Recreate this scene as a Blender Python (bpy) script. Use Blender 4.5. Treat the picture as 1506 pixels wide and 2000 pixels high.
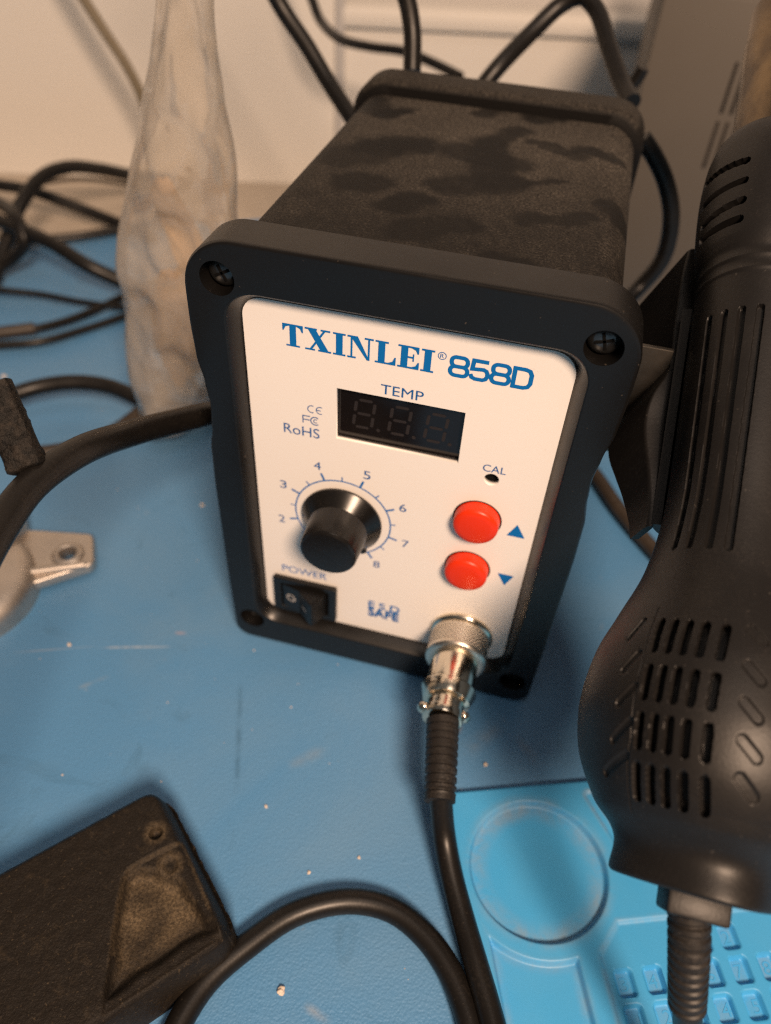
import bpy, bmesh, math, random
from mathutils import Vector, Matrix, noise

random.seed(7)
for o in list(bpy.data.objects):
    bpy.data.objects.remove(o)
SC = bpy.context.scene
COL = SC.collection
MM = 0.001
PI = math.pi

# ---------------------------------------------------------------- camera
cd = bpy.data.cameras.new('camera'); cam = bpy.data.objects.new('camera', cd); COL.objects.link(cam)
cam.location = Vector((30.69, -150.45, 223.98)) * MM
cam.rotation_euler = (0.79767, -0.04835, 0.25362)
cd.sensor_fit = 'VERTICAL'; cd.sensor_height = 24.0; cd.lens = 18.2734
cd.clip_start = 0.01; cd.clip_end = 20
cd.dof.use_dof = True; cd.dof.focus_distance = 0.180; cd.dof.aperture_fstop = 6.2
SC.camera = cam
SC.view_settings.view_transform = 'Standard'; SC.view_settings.look = 'None'
SC.view_settings.exposure = 0; SC.view_settings.gamma = 1
SC.view_settings.use_curve_mapping = False
SC.cycles.use_denoising = False          # keep the fine grain of dust and leather
SC.cycles.pixel_filter_type = 'BLACKMAN_HARRIS'; SC.cycles.filter_width = 1.25
SC.cycles.sample_clamp_indirect = 3.0

# ---------------------------------------------------------------- room light, key lamp and added fill
w = bpy.data.worlds.new('World'); SC.world = w; w.use_nodes = True
nt = w.node_tree; bg = nt.nodes['Background']
tc = nt.nodes.new('ShaderNodeTexCoord'); sx = nt.nodes.new('ShaderNodeSeparateXYZ')
cr = nt.nodes.new('ShaderNodeValToRGB')
mr = nt.nodes.new('ShaderNodeMapRange'); mr.inputs[1].default_value = -1; mr.inputs[2].default_value = 1
nt.links.new(tc.outputs['Generated'], sx.inputs[0]); nt.links.new(sx.outputs[2], mr.inputs[0])
nt.links.new(mr.outputs[0], cr.inputs[0]); nt.links.new(cr.outputs[0], bg.inputs[0])
cr.color_ramp.elements[0].color = (.10, .09, .08, 1); cr.color_ramp.elements[1].color = (.95, .93, .92, 1)
e = cr.color_ramp.elements.new(.5); e.color = (.22, .20, .18, 1)
e = cr.color_ramp.elements.new(.72); e.color = (.60, .57, .55, 1)
bg.inputs[1].default_value = 0.125

def area(name, loc, target, size, power, col):
    l = bpy.data.lights.new(name, 'AREA'); l.shape = 'DISK'; l.size = size; l.energy = power; l.color = col
    o = bpy.data.objects.new(name, l); COL.objects.link(o)
    o.location = Vector(loc) * MM
    o.rotation_euler = (Vector(target) * MM - o.location).to_track_quat('-Z', 'Y').to_euler()
    return o
area('key_lamp', (360, -640, 800), (0, 20, 70), 0.25, 18.0, (1.0, .70, .49))
area('overhead_fill', (160, -260, 1300), (-50, 100, 0), 0.6, 2.4, (1.0, .80, .66))  # soft fill added overhead to lift the shadows, not a lamp of the room

# ---------------------------------------------------------------- helpers
def V(*a): return Vector(a)

def mk(name, bm=None, mat=None, parent=None, me=None, smooth=True, angle=35):
    if me is None:
        me = bpy.data.meshes.new(name); bm.to_mesh(me); bm.free()
        me.transform(Matrix.Scale(MM, 4))
    if smooth:
        for p in me.polygons: p.use_smooth = True
        try: me.set_sharp_from_angle(angle=math.radians(angle))
        except Exception: pass
    o = bpy.data.objects.new(name, me); COL.objects.link(o)
    if mat: 
        me.materials.clear(); me.materials.append(mat)
    if parent:
        o.parent = parent
        off = parent.location if parent.parent is None else Vector()
        o.matrix_parent_inverse = Matrix.Translation(-off)
    return o

def wn(o):
    md = o.modifiers.new('weighted_normal', 'WEIGHTED_NORMAL'); md.keep_sharp = True; md.weight = 80
    return o

def tag(o, label, cat, group=None):
    o['label'] = label; o['category'] = cat
    if group: o['group'] = group
    return o

def thing(name, label, cat, loc, group=None):
    o = bpy.data.objects.new(name, None); COL.objects.link(o); o.empty_display_size = .01
    o.location = Vector(loc) * MM
    return tag(o, label, cat, group)

def struct(o, kind='structure'):
    o['kind'] = kind; return o

def spline(pts, step=1.0):
    pts = [Vector(p) for p in pts]
    if len(pts) < 3: 
        n = max(2, int((pts[1]-pts[0]).length/step)); return [pts[0].lerp(pts[1], i/n) for i in range(n+1)]
    P = [pts[0]*2-pts[1]] + pts + [pts[-1]*2-pts[-2]]
    out = []
    for i in range(1, len(P)-2):
        a, b, c, d = P[i-1:i+3]
        n = max(2, int((c-b).length/step))
        t0, t1 = 0, (b-a).length**.5; t2 = t1+(c-b).length**.5; t3 = t2+(d-c).length**.5
        for k in range(n):
            t = t1+(t2-t1)*k/n
            A1 = a*((t1-t)/(t1-t0))+b*((t-t0)/(t1-t0)); A2 = b*((t2-t)/(t2-t1))+c*((t-t1)/(t2-t1)); A3 = c*((t3-t)/(t3-t2))+d*((t-t2)/(t3-t2))
            B1 = A1*((t2-t)/(t2-t0))+A2*((t-t0)/(t2-t0)); B2 = A2*((t3-t)/(t3-t1))+A3*((t-t1)/(t3-t1))
            out.append(B1*((t2-t)/(t2-t1))+B2*((t-t1)/(t2-t1)))
    out.append(pts[-1]); return out

def tube_bm(path, rad, seg=20, bm=None, cap=True, rf=None):
    """path list of Vectors; rad float or f(s,total); rf f(s,phi) multiplies"""
    bm = bm or bmesh.new()
    n = len(path); T = []
    for i in range(n):
        t = path[min(i+1, n-1)]-path[max(i-1, 0)]; T.append(t.normalized())
    u = T[0].orthogonal().normalized(); s = 0; rings = []
    L = sum((path[i+1]-path[i]).length for i in range(n-1))
    for i in range(n):
        if i:
            s += (path[i]-path[i-1]).length
            q = T[i-1].rotation_difference(T[i]); u = q @ u
        u = (u-T[i]*u.dot(T[i])).normalized(); v = T[i].cross(u)
        r = rad(s, L) if callable(rad) else rad
        ring = []
        for k in range(seg):
            a = 2*PI*k/seg
            rr = r*(rf(s, a) if rf else 1)
            ring.append(bm.verts.new(path[i]+(u*math.cos(a)+v*math.sin(a))*rr))
        rings.append(ring)
    for i in range(n-1):
        for k in range(seg):
            bm.faces.new((rings[i][k], rings[i][(k+1) % seg], rings[i+1][(k+1) % seg], rings[i+1][k]))
    if cap:
        bm.faces.new(rings[0][::-1]); bm.faces.new(rings[-1])
    return bm

def lathe_bm(o, d, prof, seg=48, bm=None, f=None, cap=True):
    bm = bm or bmesh.new(); o = Vector(o); d = Vector(d).normalized()
    u = d.orthogonal().normalized(); v = d.cross(u); rings = []
    for (t, r) in prof:
        rings.append([bm.verts.new(o+d*t+(u*math.cos(2*PI*k/seg)+v*math.sin(2*PI*k/seg))*(r+(f(t, k) if f else 0))) for k in range(seg)])
    for i in range(len(rings)-1):
        for k in range(seg):
            bm.faces.new((rings[i][k], rings[i][(k+1) % seg], rings[i+1][(k+1) % seg], rings[i+1][k]))
    if cap:
        bm.faces.new(rings[0][::-1]); bm.faces.new(rings[-1])
    return bm

def box_bm(lo, hi, bev=0, bm=None, seg=2):
    b = bmesh.new()
    bmesh.ops.create_cube(b, size=1)
    lo = Vector(lo); hi = Vector(hi); c = (lo+hi)/2; d = hi-lo
    for v in b.verts: v.co = Vector((v.co.x*d.x, v.co.y*d.y, v.co.z*d.z))+c
    if bev: bmesh.ops.bevel(b, geom=b.edges[:], offset=bev, segments=seg, affect='EDGES', profile=.5)
    if bm is None: return b
    merge(bm, b); return bm

def merge(bm, b):
    m = bpy.data.meshes.new('tmp'); b.to_mesh(m); b.free(); bm.from_mesh(m); bpy.data.meshes.remove(m); return bm

def roundrect(x0, x1, z0, z1, r, n=8):
    rs = r if isinstance(r, (list, tuple)) else [r]*4   # BL BR TR TL
    out = []
    for (cx, cz, a0, rr) in ((x0+rs[0], z0+rs[0], PI, rs[0]), (x1-rs[1], z0+rs[1], 1.5*PI, rs[1]), (x1-rs[2], z1-rs[2], 0, rs[2]), (x0+rs[3], z1-rs[3], .5*PI, rs[3])):
        for k in range(n+1):
            a = a0+.5*PI*k/n; out.append((cx+rr*math.cos(a), cz+rr*math.sin(a)))
    return out

def circ(cx, cz, r, n=40): return [(cx+r*math.cos(2*PI*k/n), cz+r*math.sin(2*PI*k/n)) for k in range(n)]

def plate_me(loops, ext, bev=0, bseg=2, xf=None):
    """filled 2D curve (outer loop plus hole loops), thickness 2*ext; xf maps (x,y,z)->mm Vector"""
    cu = bpy.data.curves.new('c', 'CURVE'); cu.dimensions = '2D'; cu.fill_mode = 'BOTH'
    for lp in loops:
        s = cu.splines.new('POLY'); s.points.add(len(lp)-1); s.use_cyclic_u = True
        for p, q in zip(s.points, lp): p.co = (q[0], q[1], 0, 1)
    cu.extrude = max(ext-bev, 0); cu.bevel_depth = bev; cu.bevel_resolution = bseg; cu.offset = -bev
    o = bpy.data.objects.new('c', cu); COL.objects.link(o)
    dg = bpy.context.evaluated_depsgraph_get(); dg.update()
    me = bpy.data.meshes.new_from_object(o.evaluated_get(dg), depsgraph=dg)
    bpy.data.objects.remove(o); bpy.data.curves.remove(cu)
    for v in me.vertices: v.co = Vector(xf(*v.co))*MM
    bm = bmesh.new(); bm.from_mesh(me); bmesh.ops.remove_doubles(bm, verts=bm.verts, dist=1e-6)
    bmesh.ops.recalc_face_normals(bm, faces=bm.faces); bm.to_mesh(me); bm.free()
    return me

def text_me(txt, x0, x1, z0, z1, xf, fat=0.0):
    cu = bpy.data.curves.new('t', 'FONT'); cu.body = txt; cu.extrude = 0; cu.offset = fat; cu.fill_mode = 'FRONT'; cu.resolution_u = 6
    o = bpy.data.objects.new('t', cu); COL.objects.link(o)
    dg = bpy.context.evaluated_depsgraph_get(); dg.update()
    me = bpy.data.meshes.new_from_object(o.evaluated_get(dg), depsgraph=dg)
    bpy.data.objects.remove(o); bpy.data.curves.remove(cu)
    xs = [v.co.x for v in me.vertices]; ys = [v.co.y for v in me.vertices]
    a, b, c, d = min(xs), max(xs), min(ys), max(ys)
    for v in me.vertices:
        v.co = Vector(xf(x0+(v.co.x-a)/(b-a)*(x1-x0), z0+(v.co.y-c)/(d-c)*(z1-z0), 0))*MM
    return me

def stroke(bm, pts, wdt, closed=False):
    """flat thick polyline in 2D (x, z) -> faces at z=0 of bm (2D)"""
    n = len(pts); P = [Vector((p[0], p[1])) for p in pts]
    L = []; R = []
    for i in range(n):
        if closed: a, b, c = P[i-1], P[i], P[(i+1) % n]
        else: a, b, c = P[max(i-1, 0)], P[i], P[min(i+1, n-1)]
        d1 = (b-a).normalized() if (b-a).length > 1e-9 else (c-b).normalized()
        d2 = (c-b).normalized() if (c-b).length > 1e-9 else d1
        n1 = Vector((-d1.y, d1.x)); n2 = Vector((-d2.y, d2.x)); m = (n1+n2)
        m = m.normalized() if m.length > 1e-6 else n1
        k = wdt/2/max(.35, m.dot(n1))
        L.append(bm.verts.new((b.x+m.x*k, b.y+m.y*k, 0))); R.append(bm.verts.new((b.x-m.x*k, b.y-m.y*k, 0)))
    for i in range(n if closed else n-1):
        j = (i+1) % n
        bm.faces.new((R[i], R[j], L[j], L[i]))

def poly(bm, pts): bm.faces.new([bm.verts.new((p[0], p[1], 0)) for p in pts])

def flat(name, bm, mat, parent, xf):
    bm.verts.ensure_lookup_table(); seen = set(); k = 0        # every stroke sits a hair above the one before
    for v in bm.verts:
        if v in seen: continue
        stack = [v]; seen.add(v)
        while stack:
            q = stack.pop(); q.co.z = k*.004
            for e_ in q.link_edges:
                o_ = e_.other_vert(q)
                if o_ not in seen: seen.add(o_); stack.append(o_)
        k += 1
    me = bpy.data.meshes.new(name); bm.to_mesh(me); bm.free()
    for v in me.vertices: v.co = (Vector(xf(v.co.x, v.co.y, 0))-Vector((0, v.co.z, 0)))*MM
    return mk(name, me=me, mat=mat, parent=parent, smooth=False)

# ---------------------------------------------------------------- materials
class N:
    def __init__(s, name):
        s.m = bpy.data.materials.new(name); s.m.use_nodes = True; s.t = s.m.node_tree; s.b = s.t.nodes['Principled BSDF']
        s.tc = s.t.nodes.new('ShaderNodeTexCoord')
    def n(s, ty, **k):
        x = s.t.nodes.new(ty)
        for a, b in k.items(): setattr(x, a, b)
        return x
    def l(s, a, b): s.t.links.new(a, b)
    def noise(s, scale, detail=3, rough=.55, dist=0):
        x = s.n('ShaderNodeTexNoise'); x.inputs['Scale'].default_value = scale; x.inputs['Detail'].default_value = detail
        x.inputs['Roughness'].default_value = rough; x.inputs['Distortion'].default_value = dist
        s.l(s.tc.outputs['Object'], x.inputs['Vector']); return x.outputs[0]
    def ramp(s, f, a, b, c0=(0, 0, 0, 1), c1=(1, 1, 1, 1)):
        x = s.n('ShaderNodeValToRGB'); x.color_ramp.elements[0].position = a; x.color_ramp.elements[1].position = b
        x.color_ramp.elements[0].color = c0; x.color_ramp.elements[1].color = c1; s.l(f, x.inputs[0]); return x.outputs[0]
    def mix(s, f, a, b):
        x = s.n('ShaderNodeMix', data_type='RGBA')
        for i, q in ((0, f), (6, a), (7, b)):
            if hasattr(q, 'links'): s.l(q, x.inputs[i])
            else: x.inputs[i].default_value = q if i == 0 else (*q, 1)
        return x.outputs[2]
    def math(s, op, a, b=0.0):
        x = s.n('ShaderNodeMath', operation=op); x.use_clamp = op in ('ADD', 'MULTIPLY')
        if op == 'ADD' and b == 0: x.use_clamp = False
        for i, q in ((0, a), (1, b)):
            if hasattr(q, 'links'): s.l(q, x.inputs[i])
            else: x.inputs[i].default_value = q
        return x.outputs[0]
    def attr(s, name):
        x = s.n('ShaderNodeAttribute'); x.attribute_name = name; return x.outputs['Fac']
    def bump(s, h, strength=.3, dist=.0003):
        x = s.n('ShaderNodeBump'); x.inputs['Strength'].default_value = strength; x.inputs['Distance'].default_value = dist
        s.l(h, x.inputs['Height']); s.l(x.outputs[0], s.b.inputs['Normal'])
    def set(s, col=None, rough=None, metal=None, **k):
        for nm, q in (('Base Color', col), ('Roughness', rough), ('Metallic', metal)):
            if q is None: continue
            if hasattr(q, 'links'): s.l(q, s.b.inputs[nm])
            else: s.b.inputs[nm].default_value = (*q, 1) if nm == 'Base Color' else q
        for a, q in k.items(): s.b.inputs[a].default_value = q
        return s.m

def plastic(name, col, rough=.45, bumpscale=2500, bs=.12, spec=.5, dust=0.0, dustcol=(.16, .13, .10), speck=.0):
    m = N(name)
    base = col
    if dust:
        f = m.ramp(m.noise(120, 5, .65, .4), .42, .75)
        g = m.ramp(m.noise(1500, 2, .6), .45, .7)
        base = m.mix(m.math('MULTIPLY', m.math('MULTIPLY', f, g), dust), col, dustcol)
    if speck:
        sp = m.ramp(m.noise(900, 1, .5), .74, .80)
        base = m.mix(m.math('MULTIPLY', sp, speck), base, dustcol)
    rn = m.math('ADD', m.math('MULTIPLY', m.noise(60, 4), .25), rough-.12)
    m.bump(m.noise(bumpscale, 2), bs, .0002)
    m.set(base, rn); m.b.inputs['Specular IOR Level'].default_value = spec
    return m.m

M = {}
M['bezel'] = plastic('black_satin_plastic', (.0052, .0048, .0046), .34, 3000, .04, .42, 0, speck=.3)
M['gun'] = plastic('black_moulded_plastic', (.0085, .0079, .0077), .43, 1600, .16, .34, .10, (.10, .09, .08), .22)
M['knob'] = plastic('black_gloss_plastic', (.0062, .0057, .0054), .25, 2500, .03, .42, .07)
M['rubber'] = plastic('black_cable_rubber', (.007, .0062, .0056), .38, 1500, .10, .34, .14, (.09, .075, .06), .25)
M['brown_rubber'] = plastic('brown_black_rubber', (.035, .027, .021), .5, 1500, .1, .4, .5)
M['olive_rubber'] = plastic('olive_grey_rubber', (.16, .13, .085), .5, 1500, .1, .4)
M['boot'] = plastic('black_strain_relief', (.013, .0115, .0105), .52, 1800, .15, .35, .45, (.11, .095, .08), .2)
M['white'] = plastic('white_panel_enamel', (.82, .785, .75), .33, 900, .02, .5, 0, (.35, .28, .2), speck=.10)
M['blue_ink'] = plastic('blue_ink', (.0, .135, .44), .45, 900, .02, .4)
M['pale_ink'] = plastic('dark_blue_ink', (.008, .10, .33), .5, 900, .02, .4)
M['white_ink'] = plastic('grey_white_ink', (.38, .37, .36), .6, 900, .02, .3)
M['red'] = plastic('red_button_plastic', (.70, .032, .004), .34, 1200, .04, .35, .0)
M['screen'] = plastic('black_display_glass', (.006, .005, .0055), .12, 900, .0, .5)
M['segment'] = plastic('unlit_segment', (.022, .0175, .0165), .4, 900, .0, .3)
M['hole'] = plastic('dark_cavity', (.004, .004, .004), .8, 900, .0, .1)
M['screwblack'] = plastic('black_oxide_steel', (.012, .012, .012), .2, 1800, .15, .9)
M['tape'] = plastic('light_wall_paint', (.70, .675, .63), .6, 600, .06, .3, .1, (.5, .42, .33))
M['wall_shade'] = plastic('shaded_wall_paint', (.50, .49, .48), .6, 600, .06, .3)  # upper wall's recess shade put into a greyer paint; joint strip shares it
M['bench'] = plastic('beige_bench_laminate', (.44, .385, .32), .5, 500, .05, .4, .3, (.30, .24, .18))
M['greybox'] = plastic('shaded_powder_coat', (.10, .088, .074), .55, 1200, .08, .4)  # shadow over the enclosure put into the coat as a darker grey
M['slot'] = plastic('dark_vent_slot', (.025, .021, .018), .7, 900, .02, .2)
M['crumb'] = plastic('pale_crumb', (.62, .54, .46), .6, 900, .3, .4)
M['card'] = plastic('tan_card', (.50, .34, .18), .6, 300, .2, .3, .3, (.35, .22, .1))

def metal(name, col, rough, nscale=300, tint=None):
    m = N(name)
    c = col
    if tint: c = m.mix(m.ramp(m.noise(nscale*.2, 4, .6, 1.0), .35, .65), col, tint)
    m.set(c, m.math('ADD', m.math('MULTIPLY', m.noise(nscale, 4), .22), rough-.08), 1.0)
    m.bump(m.noise(nscale*6, 2), .05, .0001)
    return m.m
M['chrome'] = metal('nickel_plated_brass', (.82, .74, .60), .15, 250, (.66, .60, .50))
M['knurl'] = metal('knurled_nickel', (.72, .66, .57), .30, 300)
M['cast'] = metal('cast_aluminium', (.66, .60, .54), .46, 200, (.58, .53, .48))
M['bracket'] = metal('zinc_plated_steel', (.17, .155, .135), .4, 120, (.10, .09, .08))
M['tube'] = metal('heat_tinted_steel', (.25, .185, .115), .28, 220, (.10, .08, .065))

# blue bench mat: fine leather grain, faint stains and scuffs
m = N('blue_esd_mat')
st = m.ramp(m.noise(14, 5, .6, .6), .40, .75)
col = m.mix(m.math('MULTIPLY', st, .55), (.076, .226, .44), (.14, .262, .405))
sc = m.ramp(m.noise(160, 3, .6, .2), .70, .80)
col = m.mix(m.math('MULTIPLY', sc, .34), col, (.30, .32, .33))
col = m.mix(m.math('MULTIPLY', m.ramp(m.noise(37, 4, .6, 1.5), .62, .74), .26), col, (.03, .09, .15))
def scratch(col, A, B, wd, c, k):
    d = Vector(B)-Vector(A); mp = m.n('ShaderNodeMapping', vector_type='TEXTURE'); mid = (Vector(A)+Vector(B))/2*MM
    mp.inputs['Location'].default_value = (mid.x, mid.y, 0); mp.inputs['Rotation'].default_value = (0, 0, math.atan2(d.y, d.x))
    mp.inputs['Scale'].default_value = (d.length/2*MM, wd*MM, 1); m.l(m.tc.outputs['Object'], mp.inputs['Vector'])
    sp_ = m.n('ShaderNodeSeparateXYZ'); m.l(mp.outputs[0], sp_.inputs[0])
    fx = m.math('SUBTRACT', 1.0, m.math('POWER', m.math('ABSOLUTE', sp_.outputs[0]), 3.0)); fy = m.math('SUBTRACT', 1.0, m.math('ABSOLUTE', m.math('ADD', sp_.outputs[1], 0)) if False else m.math('ABSOLUTE', sp_.outputs[1]))
    f = m.math('MULTIPLY', m.math('MAXIMUM', fx, 0), m.math('MAXIMUM', fy, 0))
    f = m.math('MULTIPLY', f, m.math('MULTIPLY', m.ramp(m.noise(180, 3), .3, .6), k))
    return m.mix(f, col, c)
for A_, B_, w_, c_, k_ in [((-42.47, -17.82, 0.00), (-28.49, -55.47, 0.00), 1.3, (0.02, 0.07, 0.13), 0.55), ((-94.96, -19.34, 0.00), (-70.33, -11.58, 0.00), 0.6, (0.45, 0.48, 0.5), 0.80), ((-120.74, -29.18, 0.00), (-94.46, -18.53, 0.00), 0.5, (0.4, 0.42, 0.44), 0.35), ((7.62, -101.17, 0.00), (16.29, -103.35, 0.00), 1.6, (0.3, 0.33, 0.36), 0.50), ((47.99, -11.40, 0.00), (58.99, -21.11, 0.00), 2.4, (0.2, 0.24, 0.28), 0.30), ((-17.27, -42.94, 0.00), (-7.31, -32.95, 0.00), 3.0, (0.22, 0.27, 0.31), 0.35), ((-84.47, -28.07, 0.00), (-92.30, -35.52, 0.00), 1.2, (0.25, 0.3, 0.34), 0.50), ((-72.05, -5.96, 0.00), (-67.72, -4.90, 0.00), 0.9, (0.5, 0.3, 0.25), 0.60), ((30.10, -14.66, 0.00), (32.69, -15.06, 0.00), 2.2, (0.28, 0.2, 0.12), 0.60), ((34.91, -22.62, 0.00), (45.59, -6.28, 0.00), 4.0, (0.2, 0.25, 0.3), 0.40)]:
    col = scratch(col, A_, B_, w_, c_, k_)
vor = m.n('ShaderNodeTexVoronoi'); vor.inputs['Scale'].default_value = 1600; vor.feature = 'SMOOTH_F1'
m.l(m.tc.outputs['Object'], vor.inputs['Vector'])
h = m.math('ADD', m.math('MULTIPLY', vor.outputs['Distance'], .6), m.math('MULTIPLY', m.noise(1200, 3), .5))
m.bump(h, .85, .00024)
M['mat'] = m.set(col, m.math('ADD', m.math('MULTIPLY', m.noise(30, 4), .2), .36))
m.b.inputs['Specular IOR Level'].default_value = .45

# light blue silicone pad, dirt attribute from its relief
m = N('light_blue_silicone')
dirt = m.math('MULTIPLY', m.attr('dirt'), m.ramp(m.noise(110, 5, .65, .5), .34, .66))
haze = m.math('MULTIPLY', m.ramp(m.noise(35, 4, .6, .4), .35, .8), .30)
col = m.mix(haze, (.040, .325, .67), (.11, .36, .60))
col = m.mix(m.math('MULTIPLY', dirt, .58), col, (.25, .28, .29))
m.bump(m.noise(1500, 3), .12, .0002)
M['pad'] = m.set(col, .5)

# dusty painted steel case
m = N('dusty_black_case')
d0 = m.attr('dust')
fine = m.ramp(m.noise(1500, 4, .8), .42, .62)
sp = m.ramp(m.noise(1500, 2, .6), .62, .72)
fac = m.math('MULTIPLY', d0, m.math('ADD', m.math('MULTIPLY', fine, .85), .07))
fac = m.math('ADD', fac, m.math('MULTIPLY', sp, m.math('MULTIPLY', d0, .55)))
sp2 = m.ramp(m.noise(900, 2, .6), .73, .79)
fac = m.math('ADD', fac, m.math('MULTIPLY', sp2, .22))
col = m.mix(fac, (.0058, .0054, .0052), (.145, .127, .106))
m.bump(m.noise(2200, 3, .7), .5, .00025)
M['case'] = m.set(col, m.math('ADD', m.math('MULTIPLY', fac, .4), .55))
m.b.inputs['Specular IOR Level'].default_value = .12

# dusty black block, pocket dust from attribute
m = N('dusty_block_plastic')
d0 = m.attr('dust')
g = m.ramp(m.noise(1400, 3, .7), .36, .68)
fac = m.math('MULTIPLY', d0, m.math('ADD', m.math('MULTIPLY', g, .7), .25))
lint = m.ramp(m.noise(260, 5, .7, 1.0), .56, .74)
fac = m.math('ADD', fac, m.math('MULTIPLY', lint, .10))
sp = m.ramp(m.noise(1000, 2, .6), .64, .74)
fac = m.math('ADD', fac, m.math('MULTIPLY', sp, .20))
col = m.mix(fac, (.0075, .0064, .0056), (.20, .15, .09))
m.bump(m.math('ADD', m.math('MULTIPLY', m.noise(1100, 4, .7), .7), m.math('MULTIPLY', m.noise(2400, 2), .3)), .9, .0005)
M['block'] = m.set(col, .55); m.b.inputs['Specular IOR Level'].default_value = .18

m = N('crusty_black_coating')
col = m.mix(m.ramp(m.noise(420, 5, .7, .6), .45, .75), (.005, .0045, .004), (.03, .024, .019))
m.bump(m.noise(700, 5, .7), .9, .0006)
M['crust'] = m.set(col, .42); m.b.inputs['Specular IOR Level'].default_value = .18

# polythene bag film
m = N('polythene_film')
b = m.b
m.bump(m.noise(90, 2, .5, .8), .10, .0015)
m.set((.78, .73, .66), .13)
tr = m.n('ShaderNodeBsdfTransparent'); tr.inputs[0].default_value = (.95, .92, .87, 1)
tl = m.n('ShaderNodeBsdfTranslucent'); tl.inputs[0].default_value = (.84, .79, .72, 1)
m1 = m.n('ShaderNodeMixShader'); m1.inputs[0].default_value = .45
m.l(tl.outputs[0], m1.inputs[1]); m.l(b.outputs[0], m1.inputs[2])
m2 = m.n('ShaderNodeMixShader')
cl = m.math('ADD', m.math('MULTIPLY', m.ramp(m.noise(60, 4, .6, .8), .35, .7), .20), .42)
m.l(cl, m2.inputs[0]); m.l(m1.outputs[0], m2.inputs[2]); m.l(tr.outputs[0], m2.inputs[1])
m.l(m2.outputs[0], m.t.nodes['Material Output'].inputs[0])
fr = m.n('ShaderNodeFresnel'); fr.inputs[0].default_value = 1.55
gl = m.n('ShaderNodeBsdfGlossy'); gl.inputs['Roughness'].default_value = .12; gl.inputs[0].default_value = (1, 1, 1, 1)
bmp = [x for x in m.t.nodes if x.type == 'BUMP'][0]; m.l(bmp.outputs[0], gl.inputs['Normal']); m.l(bmp.outputs[0], fr.inputs['Normal'])
m3 = m.n('ShaderNodeMixShader'); m.l(m.math('MULTIPLY', fr.outputs[0], .75), m3.inputs[0]); m.l(m2.outputs[0], m3.inputs[1]); m.l(gl.outputs[0], m3.inputs[2])
m.l(m3.outputs[0], m.t.nodes['Material Output'].inputs[0])
M['film'] = m.m

# ---------------------------------------------------------------- setting
WD = Vector((.96, .28, 0)); WN = Vector((.28, -.96, 0))    # wall direction and its normal to the room
W0 = Vector((-294, 347, 0))
def wallbox(s0, s1, n0, n1, z0, z1, bev=0):
    b = box_bm((s0, n0, z0), (s1, n1, z1), bev)
    mtx = Matrix(((WD.x, WN.x, 0, W0.x), (WD.y, WN.y, 0, W0.y), (0, 0, 1, 0), (0, 0, 0, 1)))
    b.transform(mtx); bmesh.ops.recalc_face_normals(b, faces=b.faces); return b

b = box_bm((-1200, -900, -32), (1200, 900, -2.2), 0)
struct(mk('bench_top', b, M['bench'], smooth=False))
b = bmesh.new()
pl = [(-900, -800), (900, -800), (900, 880), (45, 452), (-238, 270), (-300, 233), (-900, -110)]
top = [b.verts.new((x, y, 0)) for x, y in pl]; bot = [b.verts.new((x, y, -2.2)) for x, y in pl]
b.faces.new(top)
for i in range(len(pl)): b.faces.new((bot[i], bot[(i+1) % len(pl)], top[(i+1) % len(pl)], top[i]))
struct(mk('bench_mat', b, M['mat'], smooth=False))
struct(mk('wall', wallbox(-700, 166, -20, 0, -2, 700), M['tape'], smooth=False))
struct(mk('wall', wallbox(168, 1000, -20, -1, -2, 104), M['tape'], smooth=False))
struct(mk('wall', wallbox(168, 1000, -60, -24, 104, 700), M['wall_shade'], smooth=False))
tag(mk('wall_ledge', wallbox(168, 1000, -24, 4, 98, 110, 3), M['tape']), 'pale painted ledge running along the wall behind the station', 'ledge')
tag(mk('wall_trim', wallbox(164, 170, -2, 3, -2, 700, 1), M['wall_shade']), 'thin vertical grey joint strip on the pale wall', 'trim strip')

# ---------------------------------------------------------------- hot air station
ST = thing('hot_air_station', 'black hot air rework station with white front panel, red buttons and dusty top', 'rework station', (0, 75, 0))
FX = lambda x, z, d: (x, 4-.09-d, z)          # drawing plane of the front panel

# bezel: ring with rounded rim, sloping inner wall and four counterbores
def hw(z):
    K = [(0, 51.0), (40, 51.6), (70, 51.7), (84, 51.4), (92, 50.3), (99, 49.9), (106, 50.6), (114, 52.0), (124, 52.4), (146, 52.2)]
    for (a, p), (c, q) in zip(K, K[1:]):
        if z <= c:
            t = (z-a)/(c-a); t = t*t*(3-2*t); return p+(q-p)*t
    return K[-1][1]
def bezel_outline(ins=0):
    o = roundrect(-52, 52, .6, 145.6, [5, 5, 12.5, 12.5], 14)
    pts = []
    for i in range(len(o)):
        a = Vector(o[i]); c = Vector(o[(i+1) % len(o)]); n = max(1, int((c-a).length/1.5))
        for k in range(n): pts.append(a.lerp(c, k/n))
    out = []
    for p in pts:
        f = (hw(p.y)-ins)/52; zc = 73.1
        out.append((p.x*f, zc+(p.y-zc)*(1-ins/72.5)))
    return out
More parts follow.
